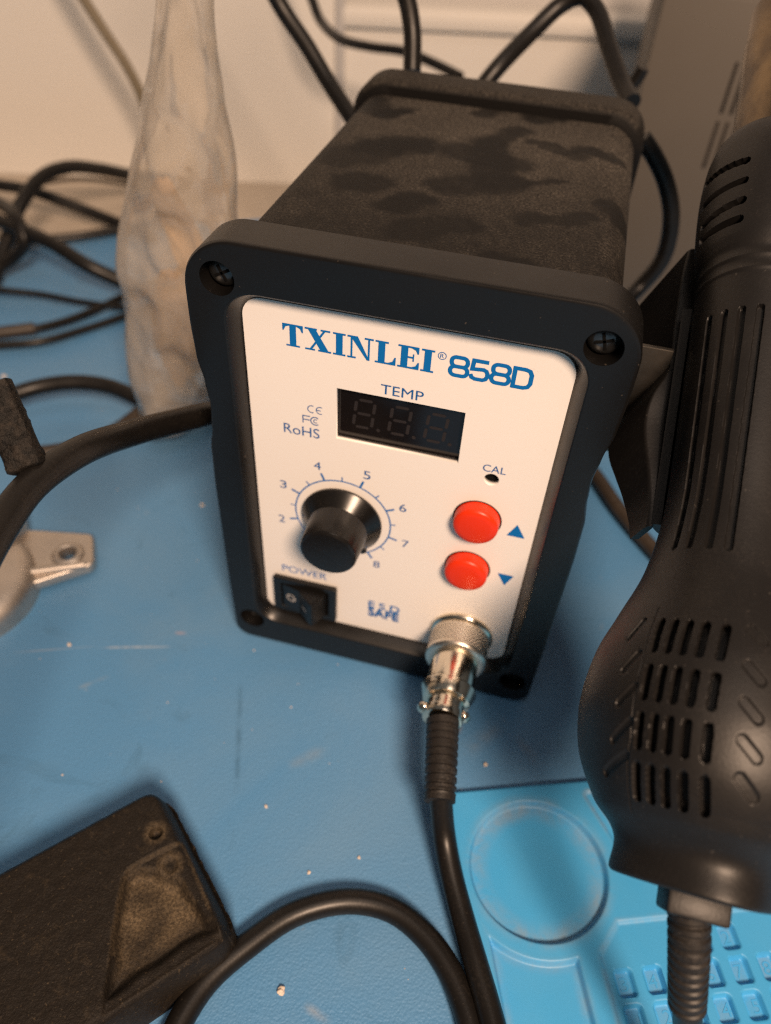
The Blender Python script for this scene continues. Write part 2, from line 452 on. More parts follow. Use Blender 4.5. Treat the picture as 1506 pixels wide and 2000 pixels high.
def polar(pts, N_, c=(0, 73)):
    """resample a star-shaped outline at common angles"""
    res = []; A = [(math.atan2(p[1]-c[1], p[0]-c[0])) for p in pts]; n = len(pts); cv = Vector(c)
    for k in range(N_):
        th = -PI+2*PI*(k+.37)/N_; d = Vector((math.cos(th), math.sin(th))); best = None
        for i in range(n):
            a = Vector(pts[i])-cv; e_ = Vector(pts[(i+1) % n])-cv-a
            den = d.x*e_.y-d.y*e_.x
            if abs(den) < 1e-9: continue
            t = (a.x*e_.y-a.y*e_.x)/den; s_ = (a.x*d.y-a.y*d.x)/den
            if t > 0 and -1e-6 <= s_ <= 1+1e-6: best = t if best is None else max(best, t)
        res.append((c[0]+d.x*best, c[1]+d.y*best))
    return res
NB = 420
lo = [(polar(bezel_outline(1.0), NB), 13.2), (polar(bezel_outline(0), NB), 12.2), (polar(bezel_outline(0), NB), 1.0), (polar(bezel_outline(.28), NB), .32), (polar(bezel_outline(.95), NB), 0)]
op = lambda g, r: roundrect(-39.6-g, 39.6+g, 15.4-g, 130.4+g, r, 10)
lo += [(polar(op(3.6, 8.5), NB), 0), (polar(op(3.1, 8.2), NB), .25), (polar(op(.4, 5.5), NB), 4.4), (polar(op(.4, 5.5), NB), 13.2)]
bm = bmesh.new(); rings = [[bm.verts.new((p[0], y, p[1])) for p in L_] for L_, y in lo]
for i in range(len(rings)):
    r0, r1 = rings[i], rings[(i+1) % len(rings)]
    for k in range(NB): bm.faces.new((r0[k], r0[(k+1) % NB], r1[(k+1) % NB], r1[k]))
bmesh.ops.recalc_face_normals(bm, faces=bm.faces)
SCREWS = [(-43.7, 136.2), (43.9, 135.8), (-44.5, 11.2), (44.7, 10.8)]
bez = mk('front_bezel', bm, M['bezel'], ST)
cut = bmesh.new()
for x, z in SCREWS: lathe_bm((x, -3, z), (0, 1, 0), [(0, 4.3), (8.5, 4.2)], 40, cut)
bmesh.ops.recalc_face_normals(cut, faces=cut.faces)
co = mk('cutter', cut, None)
md = bez.modifiers.new('b', 'BOOLEAN'); md.object = co; md.operation = 'DIFFERENCE'; md.solver = 'EXACT'
dg = bpy.context.evaluated_depsgraph_get(); dg.update()
nm = bpy.data.meshes.new_from_object(bez.evaluated_get(dg), depsgraph=dg)
bez.modifiers.clear(); bez.data = nm; bpy.data.objects.remove(co)
for p in nm.polygons: p.use_smooth = True
nm.set_sharp_from_angle(angle=math.radians(40)); wn(bez)
for x, z in SCREWS:
    bm = lathe_bm((x, 5.45, z), (0, -1, 0), [(0, 3.7), (1.4, 3.7), (2.1, 3.2), (2.5, 2.2), (2.6, .6)], 32)
    s_ = mk('screw', bm, M['screwblack'], ST)
    bm = box_bm((-2.1, -.05, -.36), (2.1, .5, .36), .05); box_bm((-.36, -.05, -2.1), (.36, .5, 2.1), .05, bm)
    bm.transform(Matrix.Translation((x, 2.78, z)) @ Matrix.Rotation(.6+x*.02+z*.01, 4, 'Y'))
    mk('cross_recess', bm, M['hole'], s_)

# case body with dust smudges
SM = [  # wiped finger marks on the lid: ends on the top plane (mm) and radius
    (-17.3, 129.5, 4.4, 142.0, 1.7),
    (-3.2, 123.6, 5.0, 137.6, 3.9),
    (14.2, 125.8, 25.8, 137.6, 5.5),
    (2.1, 93.7, 9.9, 111.1, 4.7),
    (-3.5, 88.1, 11.0, 83.2, 7.0),
    (2.7, 97.4, 9.2, 70.5, 7.0),
    (-2.9, 61.9, 13.1, 68.2, 7.0),
    (14.6, 67.8, 27.1, 76.0, 2.0),
    (17.6, 103.5, 29.7, 97.3, 3.5),
    (31.7, 102.5, 40.9, 100.7, 3.9),
    (37.8, 134.6, 43.6, 134.4, 4.7),
    (-31.6, 112.7, -27.1, 116.8, 3.9),
    (-27.7, 84.8, -17.0, 89.2, 7.8),
    (-42.0, 123.0, -33.5, 111.9, 6.2),
    (-33.5, 111.9, -26.9, 114.7, 3.9),
    (-35.6, 70.6, -27.7, 77.2, 9.4),
    (-28.6, 80.4, -15.8, 85.6, 7.0),
    (-13.8, 43.2, -9.0, 48.7, 4.7),
    (-27.1, 54.0, -22.0, 56.0, 7.0),
    (41.8, 64.9, 45.9, 61.3, 5.5),
    (15.7, 24.1, 24.6, 20.7, 4.7),
    (-11.5, 44.3, -6.3, 48.1, 4.7),
    (21.3, 47.0, 36.4, 54.4, 3.9),
    (-5.6, 30.6, 5.8, 38.0, 7.0),
]
def dust_at(p):
    if p.z < 120: base = .10
    else: base = .22+.52*max(0, min(1, (p.y-40)/65))
    k = noise.noise(p*.045)*.5+.5; base *= .55+.65*k
    base += .22*max(0, noise.noise(p*.11+Vector((3, 1, 9))))+.14*noise.noise(Vector((p.x*.5, p.y*.22, 3)))
    if p.y < 30: base *= .75
    q = Vector((p.x, p.y)) + Vector((noise.noise(p*.13), noise.noise(p*.13+Vector((9, 9, 9)))))*3.0 + Vector((noise.noise(p*.45), noise.noise(p*.45+Vector((5, 9, 9)))))*1.5
    for (ax, ay, bx, by, r) in SM:
        a = Vector((ax, ay)); c = Vector((bx, by))-a; t = max(0, min(1, (q-a).dot(c)/max(c.dot(c), 1e-6)))
        dd = (q-a-c*t).length/r
        if dd < 1.3:
            f = max(0, min(1, (dd-.6)/.6)); kk = .06+.28*abs(noise.noise(Vector((ax, ay, 1))))+.3*max(0, noise.noise(p*.3)); base *= kk+(1-kk)*f*f*(3-2*f)
    return max(0, min(1, base))
def case_loop(ins=0): return roundrect(-47.6+ins, 47.6-ins, 5+ins, 140.6-ins, [6, 6, 10, 10], 10)
def dens(pts, step):
    out = []
    for i in range(len(pts)):
        a = Vector(pts[i]); c = Vector(pts[(i+1) % len(pts)]); n = max(1, int(round((c-a).length/step)))
        for k in range(n): out.append(a.lerp(c, k/n))
    return out
L_ = dens(case_loop(), 1.0); nl = len(L_); ys = [13.0+i*1.0 for i in range(116)]
bm = bmesh.new(); rings = []
for y in ys+[129.2, 129.2]:
    last = len(rings) > len(ys)
    rings.append([bm.verts.new((p.x*(.985 if last else 1), y, 72+(p.y-72)*(.985 if last else 1))) for p in L_])
for i in range(len(rings)-1):
    for k in range(nl): bm.faces.new((rings[i][k], rings[i+1][k], rings[i+1][(k+1) % nl], rings[i][(k+1) % nl]))
bm.faces.new(rings[-1]); bm.faces.new(rings[0][::-1])
bmesh.ops.recalc_face_normals(bm, faces=bm.faces)
body = mk('case_body', bm, M['case'], ST)
at = body.data.attributes.new('dust', 'FLOAT', 'POINT')
for i, v in enumerate(body.data.vertices): at.data[i].value = dust_at(v.co*1000)
# rear bezel with a dark groove in front of it
bm = bmesh.new(); rings = []
for y, g in ((128.6, -3.0), (131.6, -3.0), (131.8, .5), (132.8, 1.7), (134.5, 2.3), (146, 2.3), (148, 1.6), (149.5, .2), (149.6, -6)):
    rings.append([bm.verts.new((p[0], y, p[1])) for p in roundrect(-48-g, 48+g, 4-g, 142.3+g, [7, 7, 11+g*.4, 11+g*.4], 12)])
for i in range(len(rings)-1):
    n = len(rings[0])
    for k in range(n): bm.faces.new((rings[i][k], rings[i+1][k], rings[i+1][(k+1) % n], rings[i][(k+1) % n]))
bm.faces.new(rings[-1]); bm.faces.new(rings[0][::-1]); bmesh.ops.recalc_face_normals(bm, faces=bm.faces)
rb = mk('rear_bezel', bm, M['case'], ST)
at = rb.data.attributes.new('dust', 'FLOAT', 'POINT')
for i, v in enumerate(rb.data.vertices): at.data[i].value = 0 if v.co.y < .1325 else (.42 if v.co.z > .14 else .1)

# white panel with openings for the display and the CAL hole
DX0, DX1, DZ0, DZ1 = -16.3, 16.6, 93.3, 109.5
me = plate_me([roundrect(-40, 40, 15, 130.8, [4.5, 4.5, 6, 5.2], 8), [(DX0, DZ0), (DX1, DZ0), (DX1, DZ1), (DX0, DZ1)], circ(25.8, 90.1, 2.0, 30)], .9, 0, 0, lambda x, y, z: (x, 4.9-z, y))
PN = mk('front_panel', me=me, mat=M['white'], parent=ST, smooth=False)
# display
DS = mk('display', box_bm((DX0-1, 5.85, DZ0-1), (DX1+1, 9, DZ1+1)), M['screen'], ST, smooth=False)
def seg7(cx, cz, h=8.6, w_=4.9, t=.85, sl=.09):
    bm = bmesh.new(); g = .3; hh = h/2
    def S(pts): poly(bm, [(cx+x+sl*z, cz+z) for x, z in pts])
    for zz in (hh, 0, -hh): S([(-w_/2+g+.3, zz), (-w_/2+g+.7, zz+t/2), (w_/2-g-.7, zz+t/2), (w_/2-g-.3, zz), (w_/2-g-.7, zz-t/2), (-w_/2+g+.7, zz-t/2)])
    for sx_ in (-w_/2, w_/2):
        for z0, z1 in ((g, hh-g), (-hh+g, -g)): S([(sx_, z0+.2), (sx_+t/2, z0+.5), (sx_+t/2, z1-.5), (sx_, z1-.2), (sx_-t/2, z1-.5), (sx_-t/2, z0+.5)])
    poly(bm, [(cx+w_/2+1.5+.55*math.cos(a*PI/5), cz-hh+.55*math.sin(a*PI/5)) for a in range(10)])
    return bm
for cx in (-9.4, .1, 9.6): flat('display_digit', seg7(cx, 101.6), M['segment'], DS, lambda x, z, d: (x, 5.82, z))
mk('trimmer_cavity', box_bm((22.5, 5.83, 87), (29, 7, 93.5)), M['hole'], ST, smooth=False)

# lettering: heavy serif maker's name
def serif_letters(bm, x0, x1, z0, z1):
    H = 10.0; st, th, sf = 2.7, .75, .75
    def rect(x, y, w_, h): poly(bm2, [(x, y), (x+w_, y), (x+w_, y+h), (x, y+h)])
    bm2 = bmesh.new(); x = 0
    def adv(w_): 
        nonlocal x; x += w_+.75
    # T
    rect(x+2.9, .0, st, H); rect(x+1.4, 0, 5.7, sf); rect(x, H-sf, 8.5, sf)
    poly(bm2, [(x, H-sf), (x, H-3.1), (x+.5, H-3.1), (x+1.3, H-1.4), (x+2.9, H-sf)]); poly(bm2, [(x+8.5, H-sf), (x+5.6, H-sf), (x+7.2, H-1.4), (x+8.0, H-3.1), (x+8.5, H-3.1)]); adv(8.5)
    # X
    poly(bm2, [(x+.9, H), (x+4.2, H), (x+10.0, 0), (x+6.6, 0)]); poly(bm2, [(x+7.9, H), (x+8.9, H), (x+2.6, 0), (x+1.5, 0)])
    rect(x, H-sf, 5.0, sf); rect(x+6.5, H-sf, 3.9, sf); rect(x, 0, 4.1, sf); rect(x+5.4, 0, 5.4, sf); adv(10.8)
    # I
    rect(x+1.2, 0, st, H); rect(x, 0, 5.1, sf); rect(x, H-sf, 5.1, sf); adv(5.1)
    # N
    rect(x+1.3, 0, th, H); rect(x+8.3, 0, th, H); poly(bm2, [(x+1.0, H), (x+4.1, H), (x+9.05, 0), (x+8.0, 0)])
    rect(x, H-sf, 3.8, sf); rect(x+6.9, H-sf, 3.6, sf); rect(x, 0, 3.5, sf); adv(10.5)
    # L
    rect(x+1.2, 0, st, H); rect(x, H-sf, 5.2, sf); rect(x, 0, 8.3, sf); poly(bm2, [(x+8.3, 0), (x+8.3, 3.6), (x+7.8, 3.6), (x+7.0, 1.6), (x+5.2, sf), (x+5.2, 0)]); adv(8.3)
    # E
    rect(x+1.2, 0, st, H); rect(x, H-sf, 8.2, sf); rect(x, 0, 8.5, sf); rect(x+3.9, 4.7, 2.4, sf)
    poly(bm2, [(x+8.5, 0), (x+8.5, 3.2), (x+8.0, 3.2), (x+7.2, 1.5), (x+5.4, sf), (x+5.4, 0)]); poly(bm2, [(x+8.2, H), (x+8.2, H-3.0), (x+7.7, H-3.0), (x+7.0, H-1.5), (x+5.4, H-sf), (x+5.4, H)])
    rect(x+5.9, 3.4, .5, 3.3); adv(8.5)
    # I
    rect(x+1.2, 0, st, H); rect(x, 0, 5.1, sf); rect(x, H-sf, 5.1, sf); x += 5.1
    for i, f in enumerate(bm2.faces):
        for v in f.verts: v.co.z = 0
    for v in bm2.verts: v.co = Vector((x0+v.co.x/x*(x1-x0), z0+v.co.y/H*(z1-z0), 0))
    merge(bm, bm2)
bm = bmesh.new(); serif_letters(bm, -29.9, 7.6, 119.3, 125.4)
flat('brand_lettering', bm, M['blue_ink'], PN, FX)
bm = bmesh.new(); stroke(bm, circ(9.3, 124.3, .95, 24), .18, True); flat('trademark_ring', bm, M['blue_ink'], PN, FX)
mk('trademark_letter', me=text_me('R', 8.85, 9.75, 123.75, 124.85, FX), mat=M['blue_ink'], parent=PN, smooth=False)
# square rounded model number
bm = bmesh.new(); t_ = 1.0
def rr(x0, x1, z0, z1, r): return roundrect(x0, x1, z0, z1, r, 5)
def eight(x):
    stroke(bm, rr(x+.45, x+4.25, 122.2, 124.7, 1.1), t_, True); stroke(bm, rr(x+.3, x+4.4, 119.75, 122.2, 1.15), t_, True)
eight(11.2); eight(21.0)
x = 16.1
stroke(bm, [(x+4.2, 124.7), (x+.75, 124.7), (x+.55, 122.35)]+[(x+3.2, 122.6), (x+3.9, 122.3), (x+4.25, 121.6), (x+4.25, 120.8), (x+3.9, 120.1), (x+3.2, 119.75), (x+1.4, 119.75), (x+.6, 120.1), (x+.25, 120.9)], t_)
x = 25.9
stroke(bm, [(x+.55, 119.75), (x+3.0, 119.75), (x+4.0, 120.1), (x+4.5, 121.1), (x+4.5, 123.4), (x+4.0, 124.4), (x+3.0, 124.7), (x+.55, 124.7)], t_, True)
flat('model_lettering', bm, M['blue_ink'], PN, lambda x, z, d: (x, 3.90, z))
def label_text(name, s, x0, x1, z0, z1, mat='blue_ink', dy=0.0, fat=0.0): 
    return mk(name, me=text_me(s, x0, x1, z0, z1, lambda x, z, d: (x, 3.91-dy, z), fat), mat=M[mat], parent=PN, smooth=False)
label_text('temp_lettering', 'TEMP', -4.9, 5.9, 110.5, 113.3, 'pale_ink')
label_text('cal_lettering', 'CAL', 23.1, 29.1, 92.6, 94.9, 'pale_ink')
label_text('power_lettering', 'POWER', -34.0, -19.1, 34.9, 37.9, 'blue_ink')
label_text('rohs_lettering', 'RoHS', -30.9, -20.9, 92.0, 95.2, 'pale_ink')
label_text('esd_lettering', 'E S D', -5.2, 5.1, 26.6, 30.0, 'blue_ink', 0, .022)
label_text('safe_lettering', 'SAFE', -5.2, 4.9, 22.9, 26.9, 'blue_ink', .02, .016)
label_text('safe_ghost_lettering', 'SAFE', -5.0, 5.1, 22.3, 26.2, 'pale_ink', .04, 0)
bm = bmesh.new()
arc = lambda cx, cz, r, a0, a1, n=14: [(cx+r*math.cos(math.radians(a0+(a1-a0)*k/n)), cz+r*math.sin(math.radians(a0+(a1-a0)*k/n))) for k in range(n+1)]
stroke(bm, arc(-22.9, 101.4, 1.1, 65, 295), .24); stroke(bm, arc(-20.6, 101.4, 1.1, 65, 295), .24); stroke(bm, [(-21.7, 101.4), (-20.5, 101.4)], .24)
flat('ce_mark', bm, M['pale_ink'], PN, FX)
bm = bmesh.new()
stroke(bm, [(-25.4, 96.5), (-25.4, 98.9), (-23.4, 98.9)], .3); stroke(bm, [(-25.4, 97.7), (-23.5, 97.7)], .3)
stroke(bm, arc(-22.0, 97.7, 1.25, 50, 310), .3); stroke(bm, arc(-21.9, 97.7, .55, 50, 310), .22)
flat('fcc_mark', bm, M['pale_ink'], PN, FX)
# dial scale
KC = (-14.2, 64.2); bm = bmesh.new()
stroke(bm, arc(KC[0], KC[1], 14.3, -57, 219, 90), .42)
for i in range(14):
    a = math.radians(196.6-42.2*(i-1)/2) if i else math.radians(217.7)
    big = i % 2 == 1
    r1 = 17.0 if big else 15.9
    stroke(bm, [(KC[0]+14.2*math.cos(a), KC[1]+14.2*math.sin(a)), (KC[0]+r1*math.cos(a), KC[1]+r1*math.sin(a))], .62 if big else .36)
flat('dial_scale', bm, M['blue_ink'], PN, FX)
for i, dgt in enumerate('2345678'):
    a = math.radians(196.6-42.2*i); r = 19.7
    x, z = KC[0]+r*math.cos(a), KC[1]+r*math.sin(a)
    label_text('dial_number', dgt, x-1.0, x+1.0, z-1.45, z+1.45, 'pale_ink')
# arrow marks
bm = bmesh.new(); poly(bm, [(32.7, 71.6), (37.7, 71.6), (35.0, 76.2)]); flat('up_arrow', bm, M['blue_ink'], PN, FX)
bm = bmesh.new(); poly(bm, [(32.6, 55.8), (35.2, 51.2), (37.3, 55.8)]); flat('down_arrow', bm, M['blue_ink'], PN, FX)

# knob
KN = mk('knob', lathe_bm((KC[0], 3.85, KC[1]), (0, -1, 0), [(0, 11.4), (.5, 11.9), (1.3, 12.0), (1.8, 11.6), (4.4, 9.2), (4.9, 8.75), (5.4, 8.65), (13.6, 8.25), (14.2, 8.0), (14.6, 7.4), (14.7, 6.5), (14.65, .4)], 72), M['knob'], ST, angle=25)
bm = box_bm((11.0, 2.2, -.8), (13.3, 3.8, .8), .2); bm.transform(Matrix.Translation((KC[0], 0, KC[1])) @ Matrix.Rotation(math.radians(57), 4, 'Y'))
mk('pointer', bm, M['knob'], KN)
# buttons
for x, z, lb in ((24.0, 75.2, 'upper'), (23.7, 55.2, 'lower')):
    mk('push_button', lathe_bm((x, 4.0, z), (0, -1, 0), [(0, 6.35), (2.9, 6.2), (3.5, 6.0), (3.9, 5.5), (4.15, 4.2), (4.3, .3)], 56), M['red'], ST, angle=40)
    bm = lathe_bm((x, 3.95, z), (0, -1, 0), [(0, 6.7), (.02, 6.75), (.03, 6.3)], 48); mk('button_gap', bm, M['hole'], ST)
# power switch
SW = mk('power_switch', me=plate_me([roundrect(-36.8, -15.6, 17.0, 32.8, .6, 3), roundrect(-34.2, -18.2, 19.2, 30.7, .3, 2)], .9, .25, 2, lambda x, y, z: (x, 3.1-z, y)), mat=M['bezel'], parent=ST)
mk('switch_well', box_bm((-34.4, 3.55, 19.0), (-18.0, 3.93, 30.9)), M['hole'], SW, smooth=False)
bm = bmesh.new(); pr = [(-33.9, 3.5), (-33.9, 2.6), (-33.3, 2.2), (-27.6, .9), (-22.5, -3.6), (-21.9, -3.7), (-19.0, 2.2), (-18.8, 3.5)]
f0 = [bm.verts.new((x, y, 19.6)) for x, y in pr]; f1 = [bm.verts.new((x, y, 30.3)) for x, y in pr]
bm.faces.new(f0); bm.faces.new(f1[::-1])
for i in range(len(pr)): bm.faces.new((f0[i], f1[i], f1[(i+1) % len(pr)], f0[(i+1) % len(pr)]))
bmesh.ops.recalc_face_normals(bm, faces=bm.faces); bmesh.ops.bevel(bm, geom=bm.edges[:], offset=.22, segments=2, affect='EDGES')
RK = wn(mk('rocker', bm, M['bezel'], SW))
bm = bmesh.new(); stroke(bm, [(1.35*math.cos(2*PI*k/28), 1.35*math.sin(2*PI*k/28)) for k in range(28)], .62, True)
flat('off_mark', bm, M['white_ink'], RK, lambda x, z, d: (-30.6+x, 1.50-x*.228, 25.0+z))
bm = bmesh.new(); stroke(bm, [(-.95, 0), (.95, 0)], .6)
flat('on_mark', bm, M['white_ink'], RK, lambda x, z, d: (-25.2+x, -1.33-x*.882, 24.4+z-x*.2))

# metal bracket and gun cradle on the right side
HB = mk('holder_bracket', box_bm((47, 28, 88), (63, 29.4, 122), .3), M['bracket'], ST)
rim = [Vector(p) for p in ((65.96, 61.17, 134.00), (65.59, 52.74, 129.90), (65.63, 42.68, 124.08), (65.62, 34.69, 120.35), (65.24, 27.13, 117.13), (62.87, 20.78, 114.10), (62.20, 14.22, 110.53), (63.04, 7.36, 107.75), (63.96, 1.02, 105.48), (64.45, -6.33, 102.29), (63.84, -11.88, 99.70))]
wd = [5.0, 5.6, 5.6, 5.6, 5.0, 5.4, 6.0, 5.6, 4.8, 3.6, 2.0]
path = spline(rim, 1.2); bm = bmesh.new(); secs = []
for i, p in enumerate(path):
    f = i/(len(path)-1)*(len(wd)-1); k = min(int(f), len(wd)-2); w_ = wd[k]+(wd[k+1]-wd[k])*(f-k)
    fr = i/(len(path)-1); dn = Vector((-.40, .04, -.92)).normalized(); dp = 27-19*fr if fr < .6 else 15.6-25*(fr-.6)
    t = (path[min(i+1, len(path)-1)]-path[max(i-1, 0)]).normalized(); sd = Vector((.967, .25, .05)).normalized()
    secs.append([bm.verts.new(q) for q in (p-sd*w_/2+dn*dp, p-sd*w_/2+dn*.8, p-sd*(w_/2-.6), p+sd*(w_/2-.6), p+sd*w_/2+dn*.8, p+sd*w_/2+dn*dp)])
for i in range(len(secs)-1):
    for k in range(6): bm.faces.new((secs[i][k], secs[i][(k+1) % 6], secs[i+1][(k+1) % 6], secs[i+1][k]))
bm.faces.new(secs[0]); bm.faces.new(secs[-1][::-1]); bmesh.ops.recalc_face_normals(bm, faces=bm.faces)
wn(mk('gun_cradle', bm, M['gun'], ST, angle=50))

bm = bmesh.new(); g0 = Vector((80.92, -79.11, 70.09)); gd = Vector((-0.00702, 0.88206, 0.47108)); gs = Vector((0.99997, 0.00796, -0.00000)); gn = Vector((0.00375, -0.47106, 0.88209)); rings = []
for i in range(31):
    t = 74+58*i/30; row = []
    for k in range(29):
        ph = -1.9-(2.5*k/28); row.append([bm.verts.new(g0+gd*t+(gs*math.sin(ph)+gn*math.cos(ph))*r) for r in (15.2, 17.4)])
    rings.append(row)
for i in range(30):
    for k in range(28):
        for q in (0, 1): bm.faces.new((rings[i][k][q], rings[i][k+1][q], rings[i+1][k+1][q], rings[i+1][k][q]))
    for k in (0, 28): bm.faces.new((rings[i][k][0], rings[i+1][k][0], rings[i+1][k][1], rings[i][k][1]))
for i in (0, 30):
    for k in range(28): bm.faces.new((rings[i][k][0], rings[i][k+1][0], rings[i][k+1][1], rings[i][k][1]))
bmesh.ops.recalc_face_normals(bm, faces=bm.faces); mk('cradle_saddle', bm, M['gun'], ST)

# socket of the hose plug
mk('socket_ring', lathe_bm((25.6, 4.0, 24.0), (0, -1, 0), [(0, 10.1), (.6, 10.2), (1.3, 9.9), (1.7, 9.3), (2.0, 8.8)], 64), M['chrome'], ST)

# ---------------------------------------------------------------- plug and its cord
PL = thing('connector_cable', 'black cable plugged into the white panel by a silver screw connector', 'cable', (40, -60, 0))
pp = [Vector(p) for p in ((25.48, 4.00, 23.93), (25.46, -8.00, 23.95), (25.81, -19.50, 24.01), (26.23, -29.00, 25.16), (28.40, -41.00, 23.50), (30.26, -51.00, 21.17))]
ax = (pp[2]-pp[0]).normalized(); po = Vector((25.6, 2.0, 24.0)); ax = (pp[2]-po).normalized()
def knurl(t, k):
    if 1.1 < t < 7.3: return .24*max(math.cos(2*PI*(k/4+t/1.45)), math.cos(2*PI*(k/4-t/1.45)))-.1
    return 0
prof = [(0, 8.6), (.2, 9.2), (.9, 9.3)]+[(1.2+.24*i, 9.2) for i in range(26)]+[(7.4, 9.4), (8.2, 9.5), (8.9, 9.35), (9.4, 8.6), (9.5, 7.2)]
mk('coupling_nut', lathe_bm(po, ax, prof, 168, None, knurl), M['knurl'], PL, angle=60)
SH = mk('plug_shell', lathe_bm(po, ax, [(8.0, 6.8), (9.6, 7.2), (10.2, 7.25), (18.6, 7.0), (19.0, 6.95), (19.3, 7.3), (19.9, 8.2), (20.3, 8.3), (24.0, 7.0), (24.4, 6.0), (24.6, 5.0)], 56), M['chrome'], PL)
bm = bmesh.new()
CLP = mk('cord_clamp', lathe_bm(po, ax, [(24.2, 5.6), (27.4, 5.6), (27.8, 6.1), (29.2, 6.2), (30.3, 5.8), (30.6, 4.6)], 48), M['chrome'], PL)
sx_ = ax.cross(Vector((0, 0, 1))).normalized(); 
if sx_.x < 0: sx_ = -sx_
for s_ in (-1, 1):
    c = po+ax*28.2+sx_*s_*5.9+Vector((0, 0, 1.0))
    b = bmesh.new(); bmesh.ops.create_icosphere(b, subdivisions=3, radius=2.0)
    for v in b.verts: v.co = Vector((v.co.x, v.co.y*.8, v.co.z*1.15))+c
    mk('clamp_screw', b, M['chrome'], CLP)
def place_shell(name, k0, a0, a1, t0, t1, mat, rad=6.72):
    b = bmesh.new(); u = sx_; v = ax.cross(u); 
    if v.z < 0: v = -v
    g = []
    for i in range(9):
        t = t0+(t1-t0)*i/8; g.append([b.verts.new(po+ax*t+(u*math.sin(a)+v*math.cos(a))*rad) for a in [a0+(a1-a0)*j/6*(1-.35*i/8) for j in range(7)]])
    for i in range(8):
        for j in range(6): b.faces.new((g[i][j], g[i][j+1], g[i+1][j+1], g[i+1][j]))
    return mk(name, b, mat, SH)
bpath = spline(pp[3:], .4)
def boot_r(s, L): 
    r = 4.45-.35*(s/L)
    if s < 1.2: return r+.3
    if s > L-1.6: return r+.15
    return r+(.28 if (s % 2.3) < 1.5 else -.18)
bcut = [p for p in bpath]
mk('strain_relief', tube_bm(bcut, boot_r, 28), M['boot'], PL, angle=30)
cp = spline([pp[-1]+(pp[-2]-pp[-1])*.25]+[Vector(p) for p in ((33.51, -55.79, 11.50), (37.22, -63.29, 8.00), (42.28, -72.73, 6.30), (47.53, -82.54, 6.20), (51.86, -90.69, 6.20), (55.57, -98.43, 6.20), (58.25, -105.92, 6.20))], 1.5)
mk('cord', tube_bm(cp, 3.15, 20), M['rubber'], PL)

# ---------------------------------------------------------------- hot air gun
GO = Vector((80.92, -79.11, 70.09)); GD = Vector((-0.00702, 0.88206, 0.47108)); GS = Vector((0.99997, 0.00796, -0.00000)); GN = Vector((0.00375, -0.47106, 0.88209))
RT = [(-1.0, 13.9), (0.0, 14.1), (0.6, 14.7), (5.5, 14.8), (8.2, 16.2), (12.0, 20.2), (19.0, 24.2), (25.0, 25.8), (32.0, 26.2), (42.0, 24.5), (50.0, 21.4), (61.0, 17.2), (75.0, 14.9), (90.0, 14.6), (120.0, 14.6), (132.0, 14.6), (133.0, 14.9), (134.0, 14.6), (135.5, 14.6), (136.5, 15.0), (137.5, 14.7), (139.0, 14.7), (140.5, 15.3), (143.0, 16.0), (150.0, 16.6), (160.0, 16.9), (167.0, 16.6), (173.0, 15.8), (177.3, 14.2), (179.5, 11.6)]
def rad_t(t):
    for (a, p), (c, q) in zip(RT, RT[1:]):
        if t <= c:
            i = RT.index((a, p)); m0 = RT[max(i-1, 0)]; m1 = RT[min(i+2, len(RT)-1)]
            s0 = (q-m0[1])/(c-m0[0]+1e-9)*(c-a); s1 = (m1[1]-p)/(m1[0]-a+1e-9)*(c-a)
            u = (t-a)/(c-a); u2 = u*u; u3 = u2*u
            return (2*u3-3*u2+1)*p+(u3-2*u2+u)*s0+(-2*u3+3*u2)*q+(u3-u2)*s1
    return RT[-1][1]
